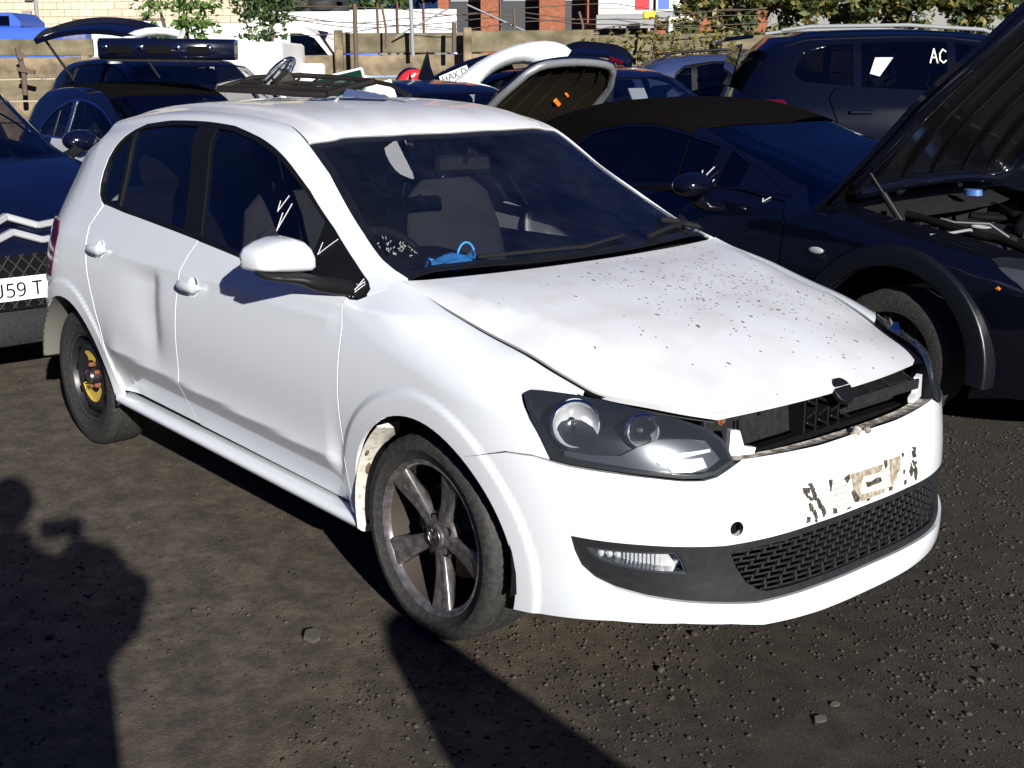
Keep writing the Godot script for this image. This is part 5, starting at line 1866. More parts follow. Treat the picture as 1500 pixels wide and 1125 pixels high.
func roof_junk() -> void:
	# a broken grille frame, badge and trim lying on the white roof
	var o := thing("broken_grille", "broken black grille frame with a chrome badge lying on the white roof", "grille", at(V(-1.55, 1.455, .16), 0))
	var R := Vector3(.648, 0, -.762)
	var F := Vector3(-.762, 0, -.648)
	var p := func(a: float, f: float, y: float) -> Vector3: return R * a + F * f + V(0, y, 0)
	var fr := MB.new()
	tube(fr, [p.call(-.36, .02, .035), p.call(-.22, -.06, .03), p.call(-.02, -.11, .016), p.call(.07, -.12, .012)], .0125, 8)
	tube(fr, [p.call(.07, -.12, .015), p.call(.14, -.04, .035), p.call(.235, .02, .058)], .013, 8)
	tube(fr, [p.call(.235, .02, .058), p.call(.10, .09, .072), p.call(-.06, .10, .082), p.call(-.24, .10, .075)], .010, 8)
	tube(fr, [p.call(-.24, .10, .075), p.call(-.36, .02, .035)], .010, 8)
	tube(fr, [p.call(-.28, .06, .060), p.call(-.05, .02, .055), p.call(.13, .0, .045)], .008, 8)
	tube(fr, [p.call(-.30, .04, .045), p.call(-.02, -.05, .036), p.call(.09, -.08, .03)], .009, 8)
	obj("frame", fr, M.junk, o)
	for k in 6:
		var t := k / 5.0
		var rib := MB.new()
		var a: Vector3 = p.call(lerpf(-.22, .08, t), lerpf(-.05, -.11, t), .02)
		var b: Vector3 = p.call(lerpf(-.20, .16, t), .07, .072)
		box(rib, V(.006, .010, a.distance_to(b)), frame((a + b) * .5, b - a), .003)
		obj("rib", rib, M.junk, o)
	obj("trim_strip", tube(MB.new(), [p.call(.22, .02, .060), p.call(.30, -.02, .045), p.call(.36, -.07, .012), p.call(.375, -.085, .007)], .0085, 8), M.black, o)
	var bx := Transform3D(Basis(R, deg_to_rad(-20)) * Basis(F, deg_to_rad(-32)), p.call(-.125, .02, .092))
	obj("badge", ball(MB.new(), bx.origin, V(.098, .020, .062), 24, 10, bx.basis), M.chrome, o)
	obj("badge_holder", loft(MB.new(), [[p.call(-.16, .03, .02), p.call(-.05, .03, .02), p.call(-.05, .07, .02), p.call(-.16, .07, .02)], [p.call(-.14, .02, .085), p.call(-.085, .02, .095), p.call(-.085, .05, .095), p.call(-.14, .05, .085)]]), M.junk, o)
	var w := MB.new()
	prism(w, P2([0, 0, .17, -.005, .15, .006, .02, .030]), -.05, .05, Transform3D(Basis(R, Vector3.UP, R.cross(Vector3.UP)), p.call(.12, -.03, .004)))
	tag(obj("blue_wedge", w, M.roofblue, o), "blue wedge-shaped shard under the frame")

func face_mask() -> void:
	var o := thing("face_mask", "crumpled blue face mask with a looped strap behind the windscreen's lower edge", "face mask", at(V(-.285, .976, .47), 0))
	var mb := MB.new()
	sheet(mb, func(s, t): return V(-.05 * t, .028 * sin(PI * t) + .012 * sin(s * 9.0 + t * 6.0) + .012, .085 - .17 * s), 0, 1, 16, 0, 1, 8, 1.0, .004)
	obj("cloth", mb, M.cyan, o)
	var loop := []
	for k in 15:
		var a := lerpf(-.5, PI + .3, k / 14.0)
		loop.append(V(-.02, .03 + .048 * sin(a), -.055 + .034 * cos(a)))
	obj("ear_loop", tube(MB.new(), loop, .0035, 6), M.cyan, o)
	obj("ear_loop", tube(MB.new(), [V(-.01, .02, .08), V(.0, .03, .05), V(-.01, .035, .0), V(-.02, .02, -.05)], .0035, 6), M.cyan, o)

func photographer() -> void:
	# whoever holds the camera stands behind it; only the shadow is in the picture
	var o := thing("person", "person in dark clothes holding up a phone, seen only by the shadow at left", "person", Transform3D.IDENTITY)
	var S := Vector3(.8925, .3290, .3090)
	var h := Vector3(S.x, 0, S.z).normalized()       # towards the sun
	var l := Vector3(h.z, 0, -h.x)                   # the person's left when facing away from the sun
	var c := V(2.5987, 0, 2.7049) + h * .13
	var q := func(a: float, f: float, y: float) -> Vector3: return c + l * a - h * f + V(0, y, 0)   # a to the right of the camera's axis
	var b := MB.new()
	var rings := []
	for e in [[.02, .13, .13], [.45, .16, .14], [.80, .225, .16], [.95, .235, .16], [1.10, .245, .16], [1.30, .26, .15], [1.42, .24, .13], [1.475, .15, .09], [1.52, .075, .07], [1.57, .065, .07]]:
		var r := []
		for j in 18:
			var a := TAU * j / 18
			r.append(q.call(-.16 + cos(a) * e[1], sin(a) * e[2], e[0]))
		rings.append(r)
	loft(b, rings)
	tube(b, [q.call(.02, 0, 1.42), q.call(.165, .01, 1.395), q.call(.09, .03, 1.43), q.call(.01, .05, 1.50)], [.105, .10, .072, .045], 10)
	tube(b, [q.call(-.36, 0, 1.42), q.call(-.46, .03, 1.18), q.call(-.30, .04, 1.28)], [.070, .060, .040], 10)
	tube(b, [q.call(.155, .0, 1.40), q.call(.11, .0, 1.30), q.call(.02, .0, 1.20)], [.10, .095, .06], 12)
	obj("body", b, M.cloth, o)
	var hd := MB.new()
	ball(hd, q.call(-.175, .0, 1.70), V(.080, .112, .095), 18, 14)
	obj("head", hd, M.skin, o)
	obj("phone", box(MB.new(), V(.015, .075, .15), Transform3D(Basis(-h, Vector3.UP, l), q.call(0.0, .065, 1.555)), .004), M.gap, o)

func ground_bits() -> void:
	var bits := [[-.22, 1.06, .034, "flat pale stone chip lying below the front door's sill"], [-.93, 1.42, .016, "small pale stone left of the shadow's shoulder"], [1.0, .36, .017, "brown flat stone in front of the bumper"], [.98, .27, .012, "second brown stone just beyond the flat one"]]
	for q in bits:
		var mb := MB.new()
		prism(mb, P2([-1.1, -.4, -.3, -.75, .7, -.6, 1.1, .1, .5, .7, -.6, .6]), 0, .35, Transform3D(Basis(Vector3.RIGHT, -PI / 2 + .12), Vector3.ZERO).scaled(Vector3.ONE * q[2]))
		var o := thing("stone", q[3], "stone", at(V(q[0], .001, q[1]), q[2] * 4000.0))
		obj("chip", mb, mat(lin(.075, .064, .050), .9), o)

func door_outline() -> void:
	var h := Vector3(.945, 0, .327)
	var l := Vector3(-.327, 0, .945)
	var o := thing("loose_body_panel", "loose dark car door standing behind the camera, only its shadow in view", "car door", Transform3D(Basis(l, Vector3.UP, h), h * 3.9))
	var outer := P2([.93, .03, .93, 1.0, .90, 1.25, .86, 1.31, .80, 1.335, .74, 1.27, .66, 1.15, .55, .98, .40, .80, .22, .70, -.12, .68, -.16, .03])
	obj("skin", prism(MB.new(), outer, -.03, .03), M.blueblack, o)
	obj("handle", box(MB.new(), V(.16, .03, .03), at(V(.72, .80, .04)), .01), M.black, o)

# ------------------------------------------------------------------ loose parts, wall, buildings and bushes behind
# a frame square to the view: a to the right, d away from the lens
func bk(a: float, y: float, d: float) -> Vector3:
	return V(2.5987, y, 2.7049) + Vector3(.64763, 0, -.76196) * a + Vector3(-.76196, 0, -.64763) * d
func bkx(a: float, y: float, d: float, e := Vector3.ZERO) -> Transform3D:
	return Transform3D(Basis(Vector3(.64763, 0, -.76196), Vector3.UP, Vector3(.76196, 0, .64763)) * Basis.from_euler(e * PI / 180.0), bk(a, y, d))

func spare_bumper(m: Material) -> MB:
	var bp := P2([.30, .30, .35, .60, .50, .63, .66, .615, .82, .595, .91, .598, .97, .622, 1.1, .630, SF, .628])
	var full := bp.duplicate()
	for k in range(bp.size() - 2, -1, -1): full.append(Vector2(2 * SF - bp[k].x, bp[k].y))
	for p in [[.413, .2], [.77, .23], [1.2, .20]]: full.append(Vector2(2 * SF - p[0], p[1]))
	for p in [[1.2, .20], [.77, .23], [.413, .2]]: full.append(Vector2(p[0], p[1]))
	var ins := both([.62, .43, .9, .43, SF, .44])
	var li := both([.66, .33, .95, .28, SF, .28])
	li.reverse()
	ins.append_array(li)
	return panel(MB.new(), low_base, full, [ins], .05, .03)

func loose_parts() -> void:
	door_outline()
	# white bumper, tipped on its back on the heap
	var wb := thing("white_bumper", "white bumper tipped up on the heap of parts", "bumper", bkx(-.02, 1.18, 12.6, V(62, 12, -14)))
	obj("skin", spare_bumper(M.white).put(MB.new(), Transform3D.IDENTITY), M.white, wb).transform = Transform3D(Basis(Vector3.UP, -PI / 2), V(0, -.42, .2))
	obj("black_strip", box(MB.new(), V(.55, .03, .02), at(V(.1, .12, .55)), .005), M.gap, wb)
	var wb2 := thing("white_wing_panel", "curved white wing with a dark arch on the heap of parts", "wing", bkx(.02, 1.34, 12.2, V(0, 14, 24)))
	var wp := MB.new()
	var rr := []
	for i in 15:
		var a := deg_to_rad(lerpf(10, 175, i / 14.0))
		rr.append([V(cos(a) * .36, sin(a) * .22, -.15), V(cos(a) * .40, sin(a) * .28, .05), V(cos(a) * .62, sin(a) * .36, .06), V(cos(a) * .74, sin(a) * .36 + .02, -.12)])
	loft(wp, rr, false)
	obj("skin", wp, M.white, wb2)
	# dark bumper with a number plate
	var db := thing("plated_bumper", "dark bumper carrying a white number plate on the heap of parts", "bumper", bkx(-.46, 1.46, 12.8, V(-10, -8, 22)))
	var rb := []
	for i in 9:
		var t := i / 8.0
		var c := V(lerpf(-.55, .50, t), .03 * sin(PI * t), .14 * sin(PI * t))
		rb.append([c + V(0, .10, -.05), c + V(0, .06, .03), c + V(0, -.05, .04), c + V(0, -.11, -.02), c + V(0, -.08, -.06), c + V(0, .06, -.08)])
	obj("skin", loft(MB.new(), rb), M.blueblack, db)
	var pl := obj("number_plate", box(MB.new(), V(.30, .10, .012), rot(V(-.06, .01, .20), V(0, 0, 0)), .003), M.plate_white, db)
	obj("plate_lettering", MB.new().put(lettering("HAX D", .068, .004), Transform3D(Basis.IDENTITY, V(-.06, .01, .208))), M.gap, pl)
	var red := thing("red_bumper", "bright red bumper end beside the dark plated bumper", "bumper", bkx(-1.0, 1.30, 12.9, V(0, 10, 20)))
	var r2 := []
	for i in 8:
		var t := i / 7.0
		var w := .10 * sin(PI * clampf(t * .9 + .08, 0, 1)) + .02
		var c := V(lerpf(-.22, .20, t), .16 * sin(PI * t * .6), 0)
		r2.append([c + V(0, w, -.05), c + V(0, w * .6, .05), c + V(0, -w * .6, .06), c + V(0, -w, -.03)])
	obj("skin", loft(MB.new(), r2), M.redpaint, red)
	var fin := thing("dark_fin_panel", "dark pointed panel sticking up between the red and white bumpers", "body panel", bkx(-.80, 1.15, 12.3, V(0, 20, 0)))
	obj("skin", prism(MB.new(), P2([-.16, 0, -.12, .22, -.02, .48, .01, .56, .03, .42, .10, .24, .22, .0]), -.03, .03), M.blueblack, fin)
	obj("sticker", box(MB.new(), V(.09, .025, .004), rot(V(.03, .17, .034), V(0, 0, -38))), M.paper, fin)
	# blue bonnet lying under the white bumper
	var bb := thing("blue_bonnet", "blue bonnet lying loose under the white bumper", "bonnet", bkx(.10, 1.18, 11.4, V(6, 20, 8)))
	obj("skin", sheet(MB.new(), func(s, t): return V(s * .62, .12 * (1 - s * s) - .05 * t, t * .5 - .25), -1, 1, 16, 0, 1, 8, 1.0, .02), M.navy, bb)
	# raised tailgate with a red lamp
	var tg := thing("raised_tailgate", "dark raised tailgate with a red lamp beyond the open grey-rimmed bonnet", "tailgate", bkx(.95, 1.66, 14.0, V(12, -10, -6)))
	obj("skin", sheet(MB.new(), func(s, t): return V(s * .38, .12 * (1 - s * s * s * s) - .06 * t, t * .30), -1, 1, 18, 0, 1, 8, 1.0, .04), M.navy, tg)
	obj("lamp", box(MB.new(), V(.16, .05, .05), rot(V(.24, .045, .30), V(0, 0, -14)), .01), M.tail, tg)
	obj("strut", tube(MB.new(), [V(.0, .0, .1), V(-.03, -.30, .05)], .016, 6), M.black, tg)
	# green-glazed tailgate leaning behind the white roof
	var gg := thing("green_glazed_tailgate", "white framed tailgate with green tinted glass leaning behind the white roof", "tailgate", bkx(-1.34, 1.42, 9.2, V(-14, 8, 13)))
	var fr := MB.new()
	for e in [[0, .078, .60, .016], [0, -.090, .60, .02]]: box(fr, V(e[2], e[3], .03), at(V(e[0], e[1], 0)), .006)
	for e in [-.295, .295]: box(fr, V(.018, .17, .03), at(V(e, -.005, 0)), .006)
	obj("frame", fr, M.white, gg)
	obj("glass", box(MB.new(), V(.57, .150, .006), at(V(0, -.006, -.004))), M.greenglass, gg)
	obj("lower_panel", box(MB.new(), V(.60, 1.30, .05), rot(V(0, -.75, -.02), V(0, 0, 0)), .015), M.white, gg)
	obj("inner_bar", box(MB.new(), V(.57, .035, .02), at(V(0, .055, -.03)), .006), M.black, gg)
	var wp2 := thing("propped_panel", "small white body panel propped right of the green-glazed tailgate", "body panel", bkx(-1.0, 1.34, 9.6, V(0, 10, 8)))
	obj("skin", prism(MB.new(), P2([-.20, -1.36, -.14, 0, -.09, .10, .12, .125, .14, .0, .20, -1.36]), -.02, .02), M.pale, wp2)
	# off-roader: raised tailgate, white hood, loose bumper on the roof
	var tl := thing("dark_tailgate", "dark curved tailgate raised at the back of the off-roader", "tailgate", bkx(-3.95, 1.91, 12.4, V(4, 0, 0)))
	obj("skin", sheet(MB.new(), func(s, t): return V(s * .52, .09 * (1 - s * s) - .09 * t * t, t * .5 - .2), -1, 1, 18, 0, 1, 10, 1.0, .05), M.navy, tl)
	for s in [-.5, .34]: obj("strut", tube(MB.new(), [V(s, .0, .2), V(s + .22, -.42, .1)], .014, 6), M.black, tl)
	var wh := thing("white_spoiler", "white curved hood between the raised tailgate and the loose bumper", "spoiler", bkx(-3.42, 1.66, 12.2, V(0, 0, 0)))
	var r3 := []
	for i in 10:
		var t := i / 9.0
		var a := lerpf(PI, .35 * PI, t)
		var c := V(.46 * cos(a) + .10, .30 * sin(a) - .04, 0)
		var n := V(cos(a), sin(a), 0)
		r3.append([c - n * .05 + V(0, 0, .12), c + n * .03 + V(0, 0, .10), c + n * .03 + V(0, 0, -.10), c - n * .05 + V(0, 0, -.12)])
	obj("skin", loft(MB.new(), r3), M.white, wh)
	var jb := thing("loose_dark_bumper", "dark bumper with lamp openings laid across the off-roader's roof", "bumper", bkx(-3.02, 1.735, 11.3, V(0, 0, -1)))
	var r4 := []
	for i in 11:
		var t := i / 10.0 * 2 - 1
		var c := V(t * .60, 0, .16 * (1 - t * t))
		r4.append([c + V(0, .085, -.12), c + V(0, .09, .0), c + V(0, .055, .05), c + V(0, -.06, .05), c + V(0, -.09, .0), c + V(0, -.08, -.10)])
	obj("skin", loft(MB.new(), r4), M.navy, jb)
	for e in [[-.38, .22], [-.02, .22], [.30, .16]]:
		var zc: float = .16 * (1 - pow(e[0] / .6, 2.0))
		obj("opening", box(MB.new(), V(e[1], .07, .03), rot(V(e[0], -.01, zc + .045), V(0, e[0] * 40, 0)), .008), M.gap, jb)
	for e in [-.52, -.18, .14, .40]:
		obj("lamp", ball(MB.new(), V(e, .015, .16 * (1 - pow(e / .6, 2.0)) + .05), V(.035, .026, .02), 12, 8), M.chrome, jb)
	obj("lower_lip", box(MB.new(), V(1.0, .02, .08), at(V(0, -.10, .12)), .006), M.plastic, jb)

func plank_wall() -> void:
	var bays := [[-9.0, -7.3, 2.02], [-7.3, -5.55, 1.98], [-5.55, -3.9, 1.72], [-3.9, -2.27, 1.74], [-2.27, -.55, 2.02], [-.55, 1.15, 2.03], [1.15, 2.85, 1.98], [2.85, 4.6, 1.95]]
	var n := 0
	for b in bays:
		var w := thing("plank_wall", ["bay of concrete planks at the photo's left edge", "bay of sandy concrete planks with a rusty post before it", "low bay of concrete planks behind the off-roader", "low bay of concrete planks in front of the white van", "tall bay of concrete planks right of the rusty post", "tall bay of concrete planks below the white fence", "tall bay of concrete planks below the brick building", "bay of concrete planks half hidden by bushes"][n], "wall", bkx((b[0] + b[1]) * .5, 0, 17.0 + .25 * sin(n * 2.3), V(0, 3.0 * sin(n * 1.7), 0)), "bays of the concrete plank wall")
		n += 1
		var y := 0.0
		var k := 0
		while y < b[2] - .05:
			var h: float = minf(.29, b[2] - y)
			var pk := box(MB.new(), V(b[1] - b[0] - .10, h - .022, .06), rot(V(rng.randf_range(-.01, .01), y + h * .5, rng.randf_range(-.012, .012)), V(rng.randf_range(-2, 2), 0, rng.randf_range(-.5, .5))), .008)
			obj("plank", pk, M.concrete if k % 2 else M.concrete_b, w)
			y += h
			k += 1
		obj("post", box(MB.new(), V(.11, b[2] + .06, .13), at(V(-(b[1] - b[0]) * .5, b[2] * .5, .01)), .012), M.concrete, w)
	# posts and wire above the wall
	var posts := [[-6.34, 1.25, 1.85, 16.6, .035, 0], [-2.0, 1.0, 2.36, 16.6, .030, 0], [-.72, 1.75, 2.12, 16.6, .030, 0], [-1.27, 1.7, 3.0, 16.8, .028, 1], [-1.62, 1.8, 2.36, 16.8, .016, 0], [.05, 1.9, 2.3, 16.8, .016, 0], [.95, 1.9, 2.25, 16.8, .018, 0], [-.1, 1.95, 2.45, 16.9, .016, 0], [1.9, 1.6, 2.2, 16.7, .020, 0]]
	var names_ := ["rusty broken post before the left plank bay", "thick rusty post left of the white fence", "short rusty post below the white fence", "tall grey steel pole before the white fence", "thin dark post just right of the thick rusty post", "thin post before the brick pillar", "rusty stake right of the white bumper", "thin leaning stake before the brick building", "rusty stake among the bushes"]
	for i in posts.size():
		var p: Array = posts[i]
		var mb := tube(MB.new(), [V(0, p[1], 0), V(rng.randf_range(-.02, .02), (p[1] + p[2]) * .5, 0), V(rng.randf_range(-.05, .05), p[2], 0)], p[4], 7)
		if i == 0:
			box(mb, V(.22, .05, .05), rot(V(.06, 1.56, .03), V(0, 0, -12)))
			box(mb, V(.10, .06, .06), rot(V(.02, 1.74, .03), V(0, 20, 30)))
		tag(obj("fence_post", mb, M.rustgrey if p[5] == 0 else M.greysteel), names_[i], "post", "posts along the plank wall").transform = bkx(p[0], 0, p[3])
	for k in 5:
		var pts := []
		var y0: float = [2.12, 2.22, 2.05, 2.32, 2.16][k]
		for i in 25:
			var a := lerpf(-3.4, 3.4, i / 24.0)
			pts.append(bk(a, y0 + .06 * sin(a * 1.9 + k * 2.0) - .03 * absf(sin(a * 2.2)), 16.8 + .1 * k))
		tag(obj("barbed_wire", tube(MB.new(), pts, .006, 4), M.rustgrey), ["lowest strand of wire over the planks", "second strand of wire over the planks", "sagging strand of wire touching the planks", "topmost strand of wire over the planks", "middle strand of wire over the planks"][k], "wire", "wire strands above the wall")
	for q in [[-.55, 2.35, .35, 1.95], [-1.5, 1.95, -.8, 2.3]]:
		tag(obj("brace", tube(MB.new(), [bk(q[0], q[1], 16.85), bk(q[2], q[3], 16.85)], .012, 5), M.greysteel), "slanting brace falling to the right over the planks" if q[0] > -1 else "slanting brace rising to the right over the planks", "brace")

func leaf_cloud(called: String, label: String, cat: String, base: Transform3D, blobs: Array, count: int, size: float, mats: Array, trunk := []) -> void:
	var o := thing(called, label, cat, base)
	var r := RandomNumberGenerator.new()
	r.seed = hash(label)
	if trunk.size():
		for t in trunk: obj("trunk", tube(MB.new(), t, [.05, .03, .012] if t.size() == 3 else .02, 6), M.bark, o)
	for m in mats.size():
		var mb := MB.new()
		for k in count / mats.size():
			var b: Array = blobs[r.randi() % blobs.size()]
			var d := Vector3(r.randfn(0, 1), r.randfn(0, 1), r.randfn(0, 1)).normalized() * pow(r.randf(), .45)
			# leaves gather on twigs, so that gaps stay open
			var tw := Vector3(sin(d.x * 9 + m), sin(d.y * 8 + 2.0), sin(d.z * 7)) * .10
			var p: Vector3 = b[0] + (d + tw) * b[1]
			if sin(p.x * 7.3 + 1.3) + sin(p.y * 8.1) + sin(p.z * 6.7 + .4) < -.75: continue
			var s := size * r.randf_range(.6, 1.4)
			var ax := Basis.from_euler(Vector3(r.randf() * TAU, r.randf() * TAU, r.randf() * TAU))
			var nn := ax.z
			var f := mb.v.size()
			for c in [V(-.5, 0, 0), V(0, .28, .06), V(.5, 0, 0), V(0, -.28, .06)]: mb.vert(p + ax * (c * s), nn)
			mb.ix.append_array(PackedInt32Array([f, f + 1, f + 2, f, f + 2, f + 3]))
		tag(obj("foliage", mb, mats[m], o), "", "", "", "stuff")

func town() -> void:
	# left: pale block building
	var lb := thing("block_building", "pale building of sandy blocks behind the left end of the wall", "building", bkx(-11.4, 0, 40.0))
	obj("wall", box(MB.new(), V(9.6, 8.0, .4), at(V(0, 4.0, -.25))), M.blockwall_dark, lb)
	var shades := [M.blockwall, M.blockwall_b, M.blockwall_c]
	var unit := box(MB.new(), V(.432, .207, .10), Transform3D.IDENTITY, .006).mesh()
	for j in 11:
		for i in 21:
			var a := obj("block", unit, shades[rng.randi() % 3], lb)
			a.position = V(-4.6 + i * .445 + (.22 if j % 2 else 0.0), 2.2 + j * .215, .0 + rng.randf_range(-.006, .006))
	obj("drain_pipe", tube(MB.new(), [V(-3.2, 0, .15), V(-3.2, 7.5, .15)], .06, 10), M.greysteel, lb)
	for k in 3: obj("pipe_box", box(MB.new(), V(.25, .30, .15), at(V(-3.6 + .1 * k, 2.6 + .6 * k, .12)), .01), M.greysteel, lb)
	var lw := thing("low_white_wall", "low white wall below the pale block building", "wall", bkx(-10.0, 0, 33.0))
	obj("face", box(MB.new(), V(2.2, 2.78, .25), at(V(0, 1.39, 0)), .01), M.whitewash, lw)
	obj("coping", box(MB.new(), V(2.3, .06, .32), at(V(0, 2.80, 0)), .01), M.concrete, lw)
	# blue vehicle beyond the wall
	var bl := thing("blue_pickup", "bright blue vehicle showing over the wall at the far left", "pickup", bkx(-8.1, 0, 22.0))
	obj("body", box(MB.new(), V(2.1, .60, 1.6), at(V(-.35, 1.95, 0)), .06), M.brightblue, bl)
	obj("cab", box(MB.new(), V(.75, .36, 1.4), at(V(-.42, 2.32, 0)), .14), M.brightblue, bl)
	obj("window", box(MB.new(), V(.5, .16, .02), at(V(-.42, 2.36, .70)), .01), M.darkglass, bl)
	# white container, fence and van
	var wc := thing("white_container", "white container standing behind the saplings", "container", bkx(-4.4, 0, 29.0))
	obj("body", box(MB.new(), V(2.4, 2.75, 2.2), at(V(0, 1.375, 0)), .02), M.whitewash, wc)
	for k in 9: obj("rib", box(MB.new(), V(.05, 2.5, .03), at(V(-1.05 + k * .262, 1.37, 1.11)), .008), M.whitewash, wc)
	var wf := thing("white_fence", "white boarded fence between the container and the brick building", "fence", bkx(-2.3, 0, 28.0))
	for k in 7: obj("board", box(MB.new(), V(.325, 2.78 + .01 * (k % 3), .04), at(V(-1.0 + k * .332, 1.39, 0)), .005), M.whitewash, wf)
	for e in [-.55, -.12, .45]: obj("post", box(MB.new(), V(.035, 2.95, .05), at(V(e, 1.45, .07)), .008), M.rust, wf)
	var van := thing("white_van", "white van with its cab window showing above the planks", "van", bkx(-3.95, 0, 23.5))
	var prof := P2([-2.2, .35, 1.05, .35, 1.10, .95, .98, 1.30, .86, 1.62, .80, 1.80, .58, 2.12, .30, 2.28, -.2, 2.34, -2.2, 2.34])
	obj("body", prism(MB.new(), prof, -.95, .95), M.whitewash, van)
	obj("side_window", prism(MB.new(), P2([.10, 1.78, .76, 1.78, .52, 2.08, .30, 2.16, .10, 2.16]), .951, .962), M.darkglass, van)
	obj("windscreen", box(MB.new(), V(.02, .55, 1.6), rot(V(.72, 1.98, 0), V(0, 0, 33)), .004), M.darkglass, van)
	for x in [-1.4, .6]: obj("wheel", lathe(MB.new(), [Vector2(.0005, .10), Vector2(.2, .10), Vector2(.33, .09), Vector2(.35, 0), Vector2(.33, -.1)], 28, at(V(x, .35, .88))), M.rubber, van)
	var bx := thing("white_box_van", "white boxy vehicle right behind the off-roader", "van", bkx(-2.98, 0, 15.2))
	obj("body", box(MB.new(), V(.78, 1.55, 1.6), at(V(.03, 1.08, 0)), .03), M.whitewash, bx)
	obj("shoulder", box(MB.new(), V(1.25, .90, 1.5), at(V(.30, .95, .06)), .08), M.whitewash, bx)
	obj("badge", box(MB.new(), V(.10, .012, .01), at(V(.10, 1.40, .822))), M.gap, bx)
	for x in [-.2, .7]: obj("wheel", lathe(MB.new(), [Vector2(.0005, .10), Vector2(.2, .10), Vector2(.30, .09), Vector2(.32, 0), Vector2(.30, -.1)], 28, at(V(x, .32, .75))), M.rubber, bx)
	var wp := thing("white_truck_door", "white rounded panel standing left of the rusty post", "body panel", bkx(-2.55, 0, 15.8))
	obj("skin", box(MB.new(), V(.52, 1.62, .06), at(V(0, .81, 0)), .05), M.whitewash, wp)
	# brick building with deep openings
	var bb := thing("brick_building", "red brick building with tall dark openings beyond the wall", "building", bkx(0, 0, 36.0))
	for q in [[-.55, .50], [1.20, .72], [2.35, .35], [5.6, 3.3]]:
		obj("brick_pillar", box(MB.new(), V(q[1], 6.4, 1.2), at(V(q[0], 3.2, -.6)), .01), M.brick, bb)
	obj("lintel", box(MB.new(), V(9.2, 1.6, 1.15), at(V(2.7, 7.2, -.6))), M.brick, bb)
	for q in [[-1.25, .90], [.35, 1.1], [1.87, .75], [3.2, 1.6]]:
		var dr := obj("opening", box(MB.new(), V(q[1], 6.4, .1), at(V(q[0], 3.2, -1.05))), M.shutter, bb)
		for k in 4: obj("shutter_rail", box(MB.new(), V(q[1] - .06, .05, .03), at(V(q[0], 1.2 + k * 1.1, -.98))), M.greysteel, dr)
	obj("side_wall", box(MB.new(), V(.3, 7.6, 6.0), at(V(-1.85, 3.8, -3.2))), M.brick, bb)
	obj("sill", box(MB.new(), V(.9, .16, .2), at(V(-1.2, 2.42, .0))), M.whitewash, bb)
	var hb := thing("billboard", "white and red billboard on the brick building", "billboard", bkx(3.2, 0, 35.5))
	obj("frame", box(MB.new(), V(1.62, .36, .25), at(V(0, 2.74, 0)), .01), M.greysteel, hb)
	obj("sheet", box(MB.new(), V(1.50, 2.0, .08), at(V(0, 3.93, .04)), .01), M.whitewash, hb)
	obj("red_print", box(MB.new(), V(.40, .55, .01), at(V(.45, 3.32, .088))), M.redpaint, hb)
	obj("dark_print", box(MB.new(), V(.80, .03, .01), at(V(-.30, 3.10, .088))), M.greysteel, hb)
	var hc := thing("small_billboard", "white and blue poster board right of the red one", "billboard", bkx(4.38, 0, 35.5))
	obj("frame", box(MB.new(), V(.78, .24, .22), at(V(0, 2.86, 0)), .01), M.greysteel, hc)
	obj("sheet", box(MB.new(), V(.70, 1.7, .08), at(V(0, 3.84, .04)), .01), M.whitewash, hc)
	obj("blue_print", box(MB.new(), V(.30, .28, .01), at(V(-.14, 3.20, .088))), M.brightblue, hc)
	var yb := thing("yellow_box", "small yellow box under the red billboard", "box", bkx(3.75, 2.88, 34.5))
	obj("shell", box(MB.new(), V(.32, .20, .2), Transform3D.IDENTITY, .02), M.yellowsign, yb)
	obj("bracket", box(MB.new(), V(.06, 2.8, .06), at(V(0, -1.45, 0))), M.greysteel, yb)
	var ww := thing("white_cabinet", "white cabinet between the bush and the brick building", "cabinet", bkx(4.45, 0, 33.5))
	obj("shell", box(MB.new(), V(.66, 2.80, .5), at(V(0, 1.40, 0)), .02), M.whitewash, ww)
	obj("door_seam", box(MB.new(), V(.02, .8, .01), at(V(0, 2.3, .256))), M.greysteel, ww)
	var fb := thing("far_building", "pale grey building at the far right above the bushes", "building", bkx(17.5, 0, 52.0))
	obj("wall", box(MB.new(), V(16, 4.4, 6), at(V(0, 2.2, -3)), .02), M.greywall, fb)
	obj("roof", box(MB.new(), V(16.6, .3, 6.6), at(V(0, 4.5, -3)), .04), M.greysteel, fb)
	for q in [[-4.05, 30.0, "slim white lamp post above the white container"]]:
		var lp := thing("lamp_post", q[2], "lamp post", bkx(q[0], 0, q[1]))
		obj("pole", tube(MB.new(), [V(0, 0, 0), V(0, 6, 0)], .045, 8), M.whitewash, lp)
		obj("lamp_head", box(MB.new(), V(.6, .10, .2), at(V(.25, 6.0, 0)), .03), M.greysteel, lp)
	var ty := thing("tyre_heap", "heap of old tyres on top of the white container", "tyre", bkx(-4.4, 2.76, 28.6))
	for k in 5: obj("tyre", lathe(MB.new(), [Vector2(.18, -.08), Vector2(.30, -.10), Vector2(.33, 0), Vector2(.30, .10), Vector2(.18, .08)], 24, rot(V(-.5 + k * .26, .10 + .10 * (k % 2), .2 * (k % 2)), V(80 + 8 * k, 0, 20 * k))), M.rubber, ty)
	# cars in the street beyond
	yard_car("far_white_car", "white car glimpsed beyond the wall left of the bushes", "car", turned(bk(2.6, .62, 24.0), 75, 1.0), {"paint": M.white, "cs": .12, "mirrors": false})
	yard_car("far_blue_car", "light blue car glimpsed beyond the wall above the white bumper", "car", turned(bk(-.6, .62, 26.0), 70, 1.0), {"paint": M.brightblue, "cs": .12, "mirrors": false})
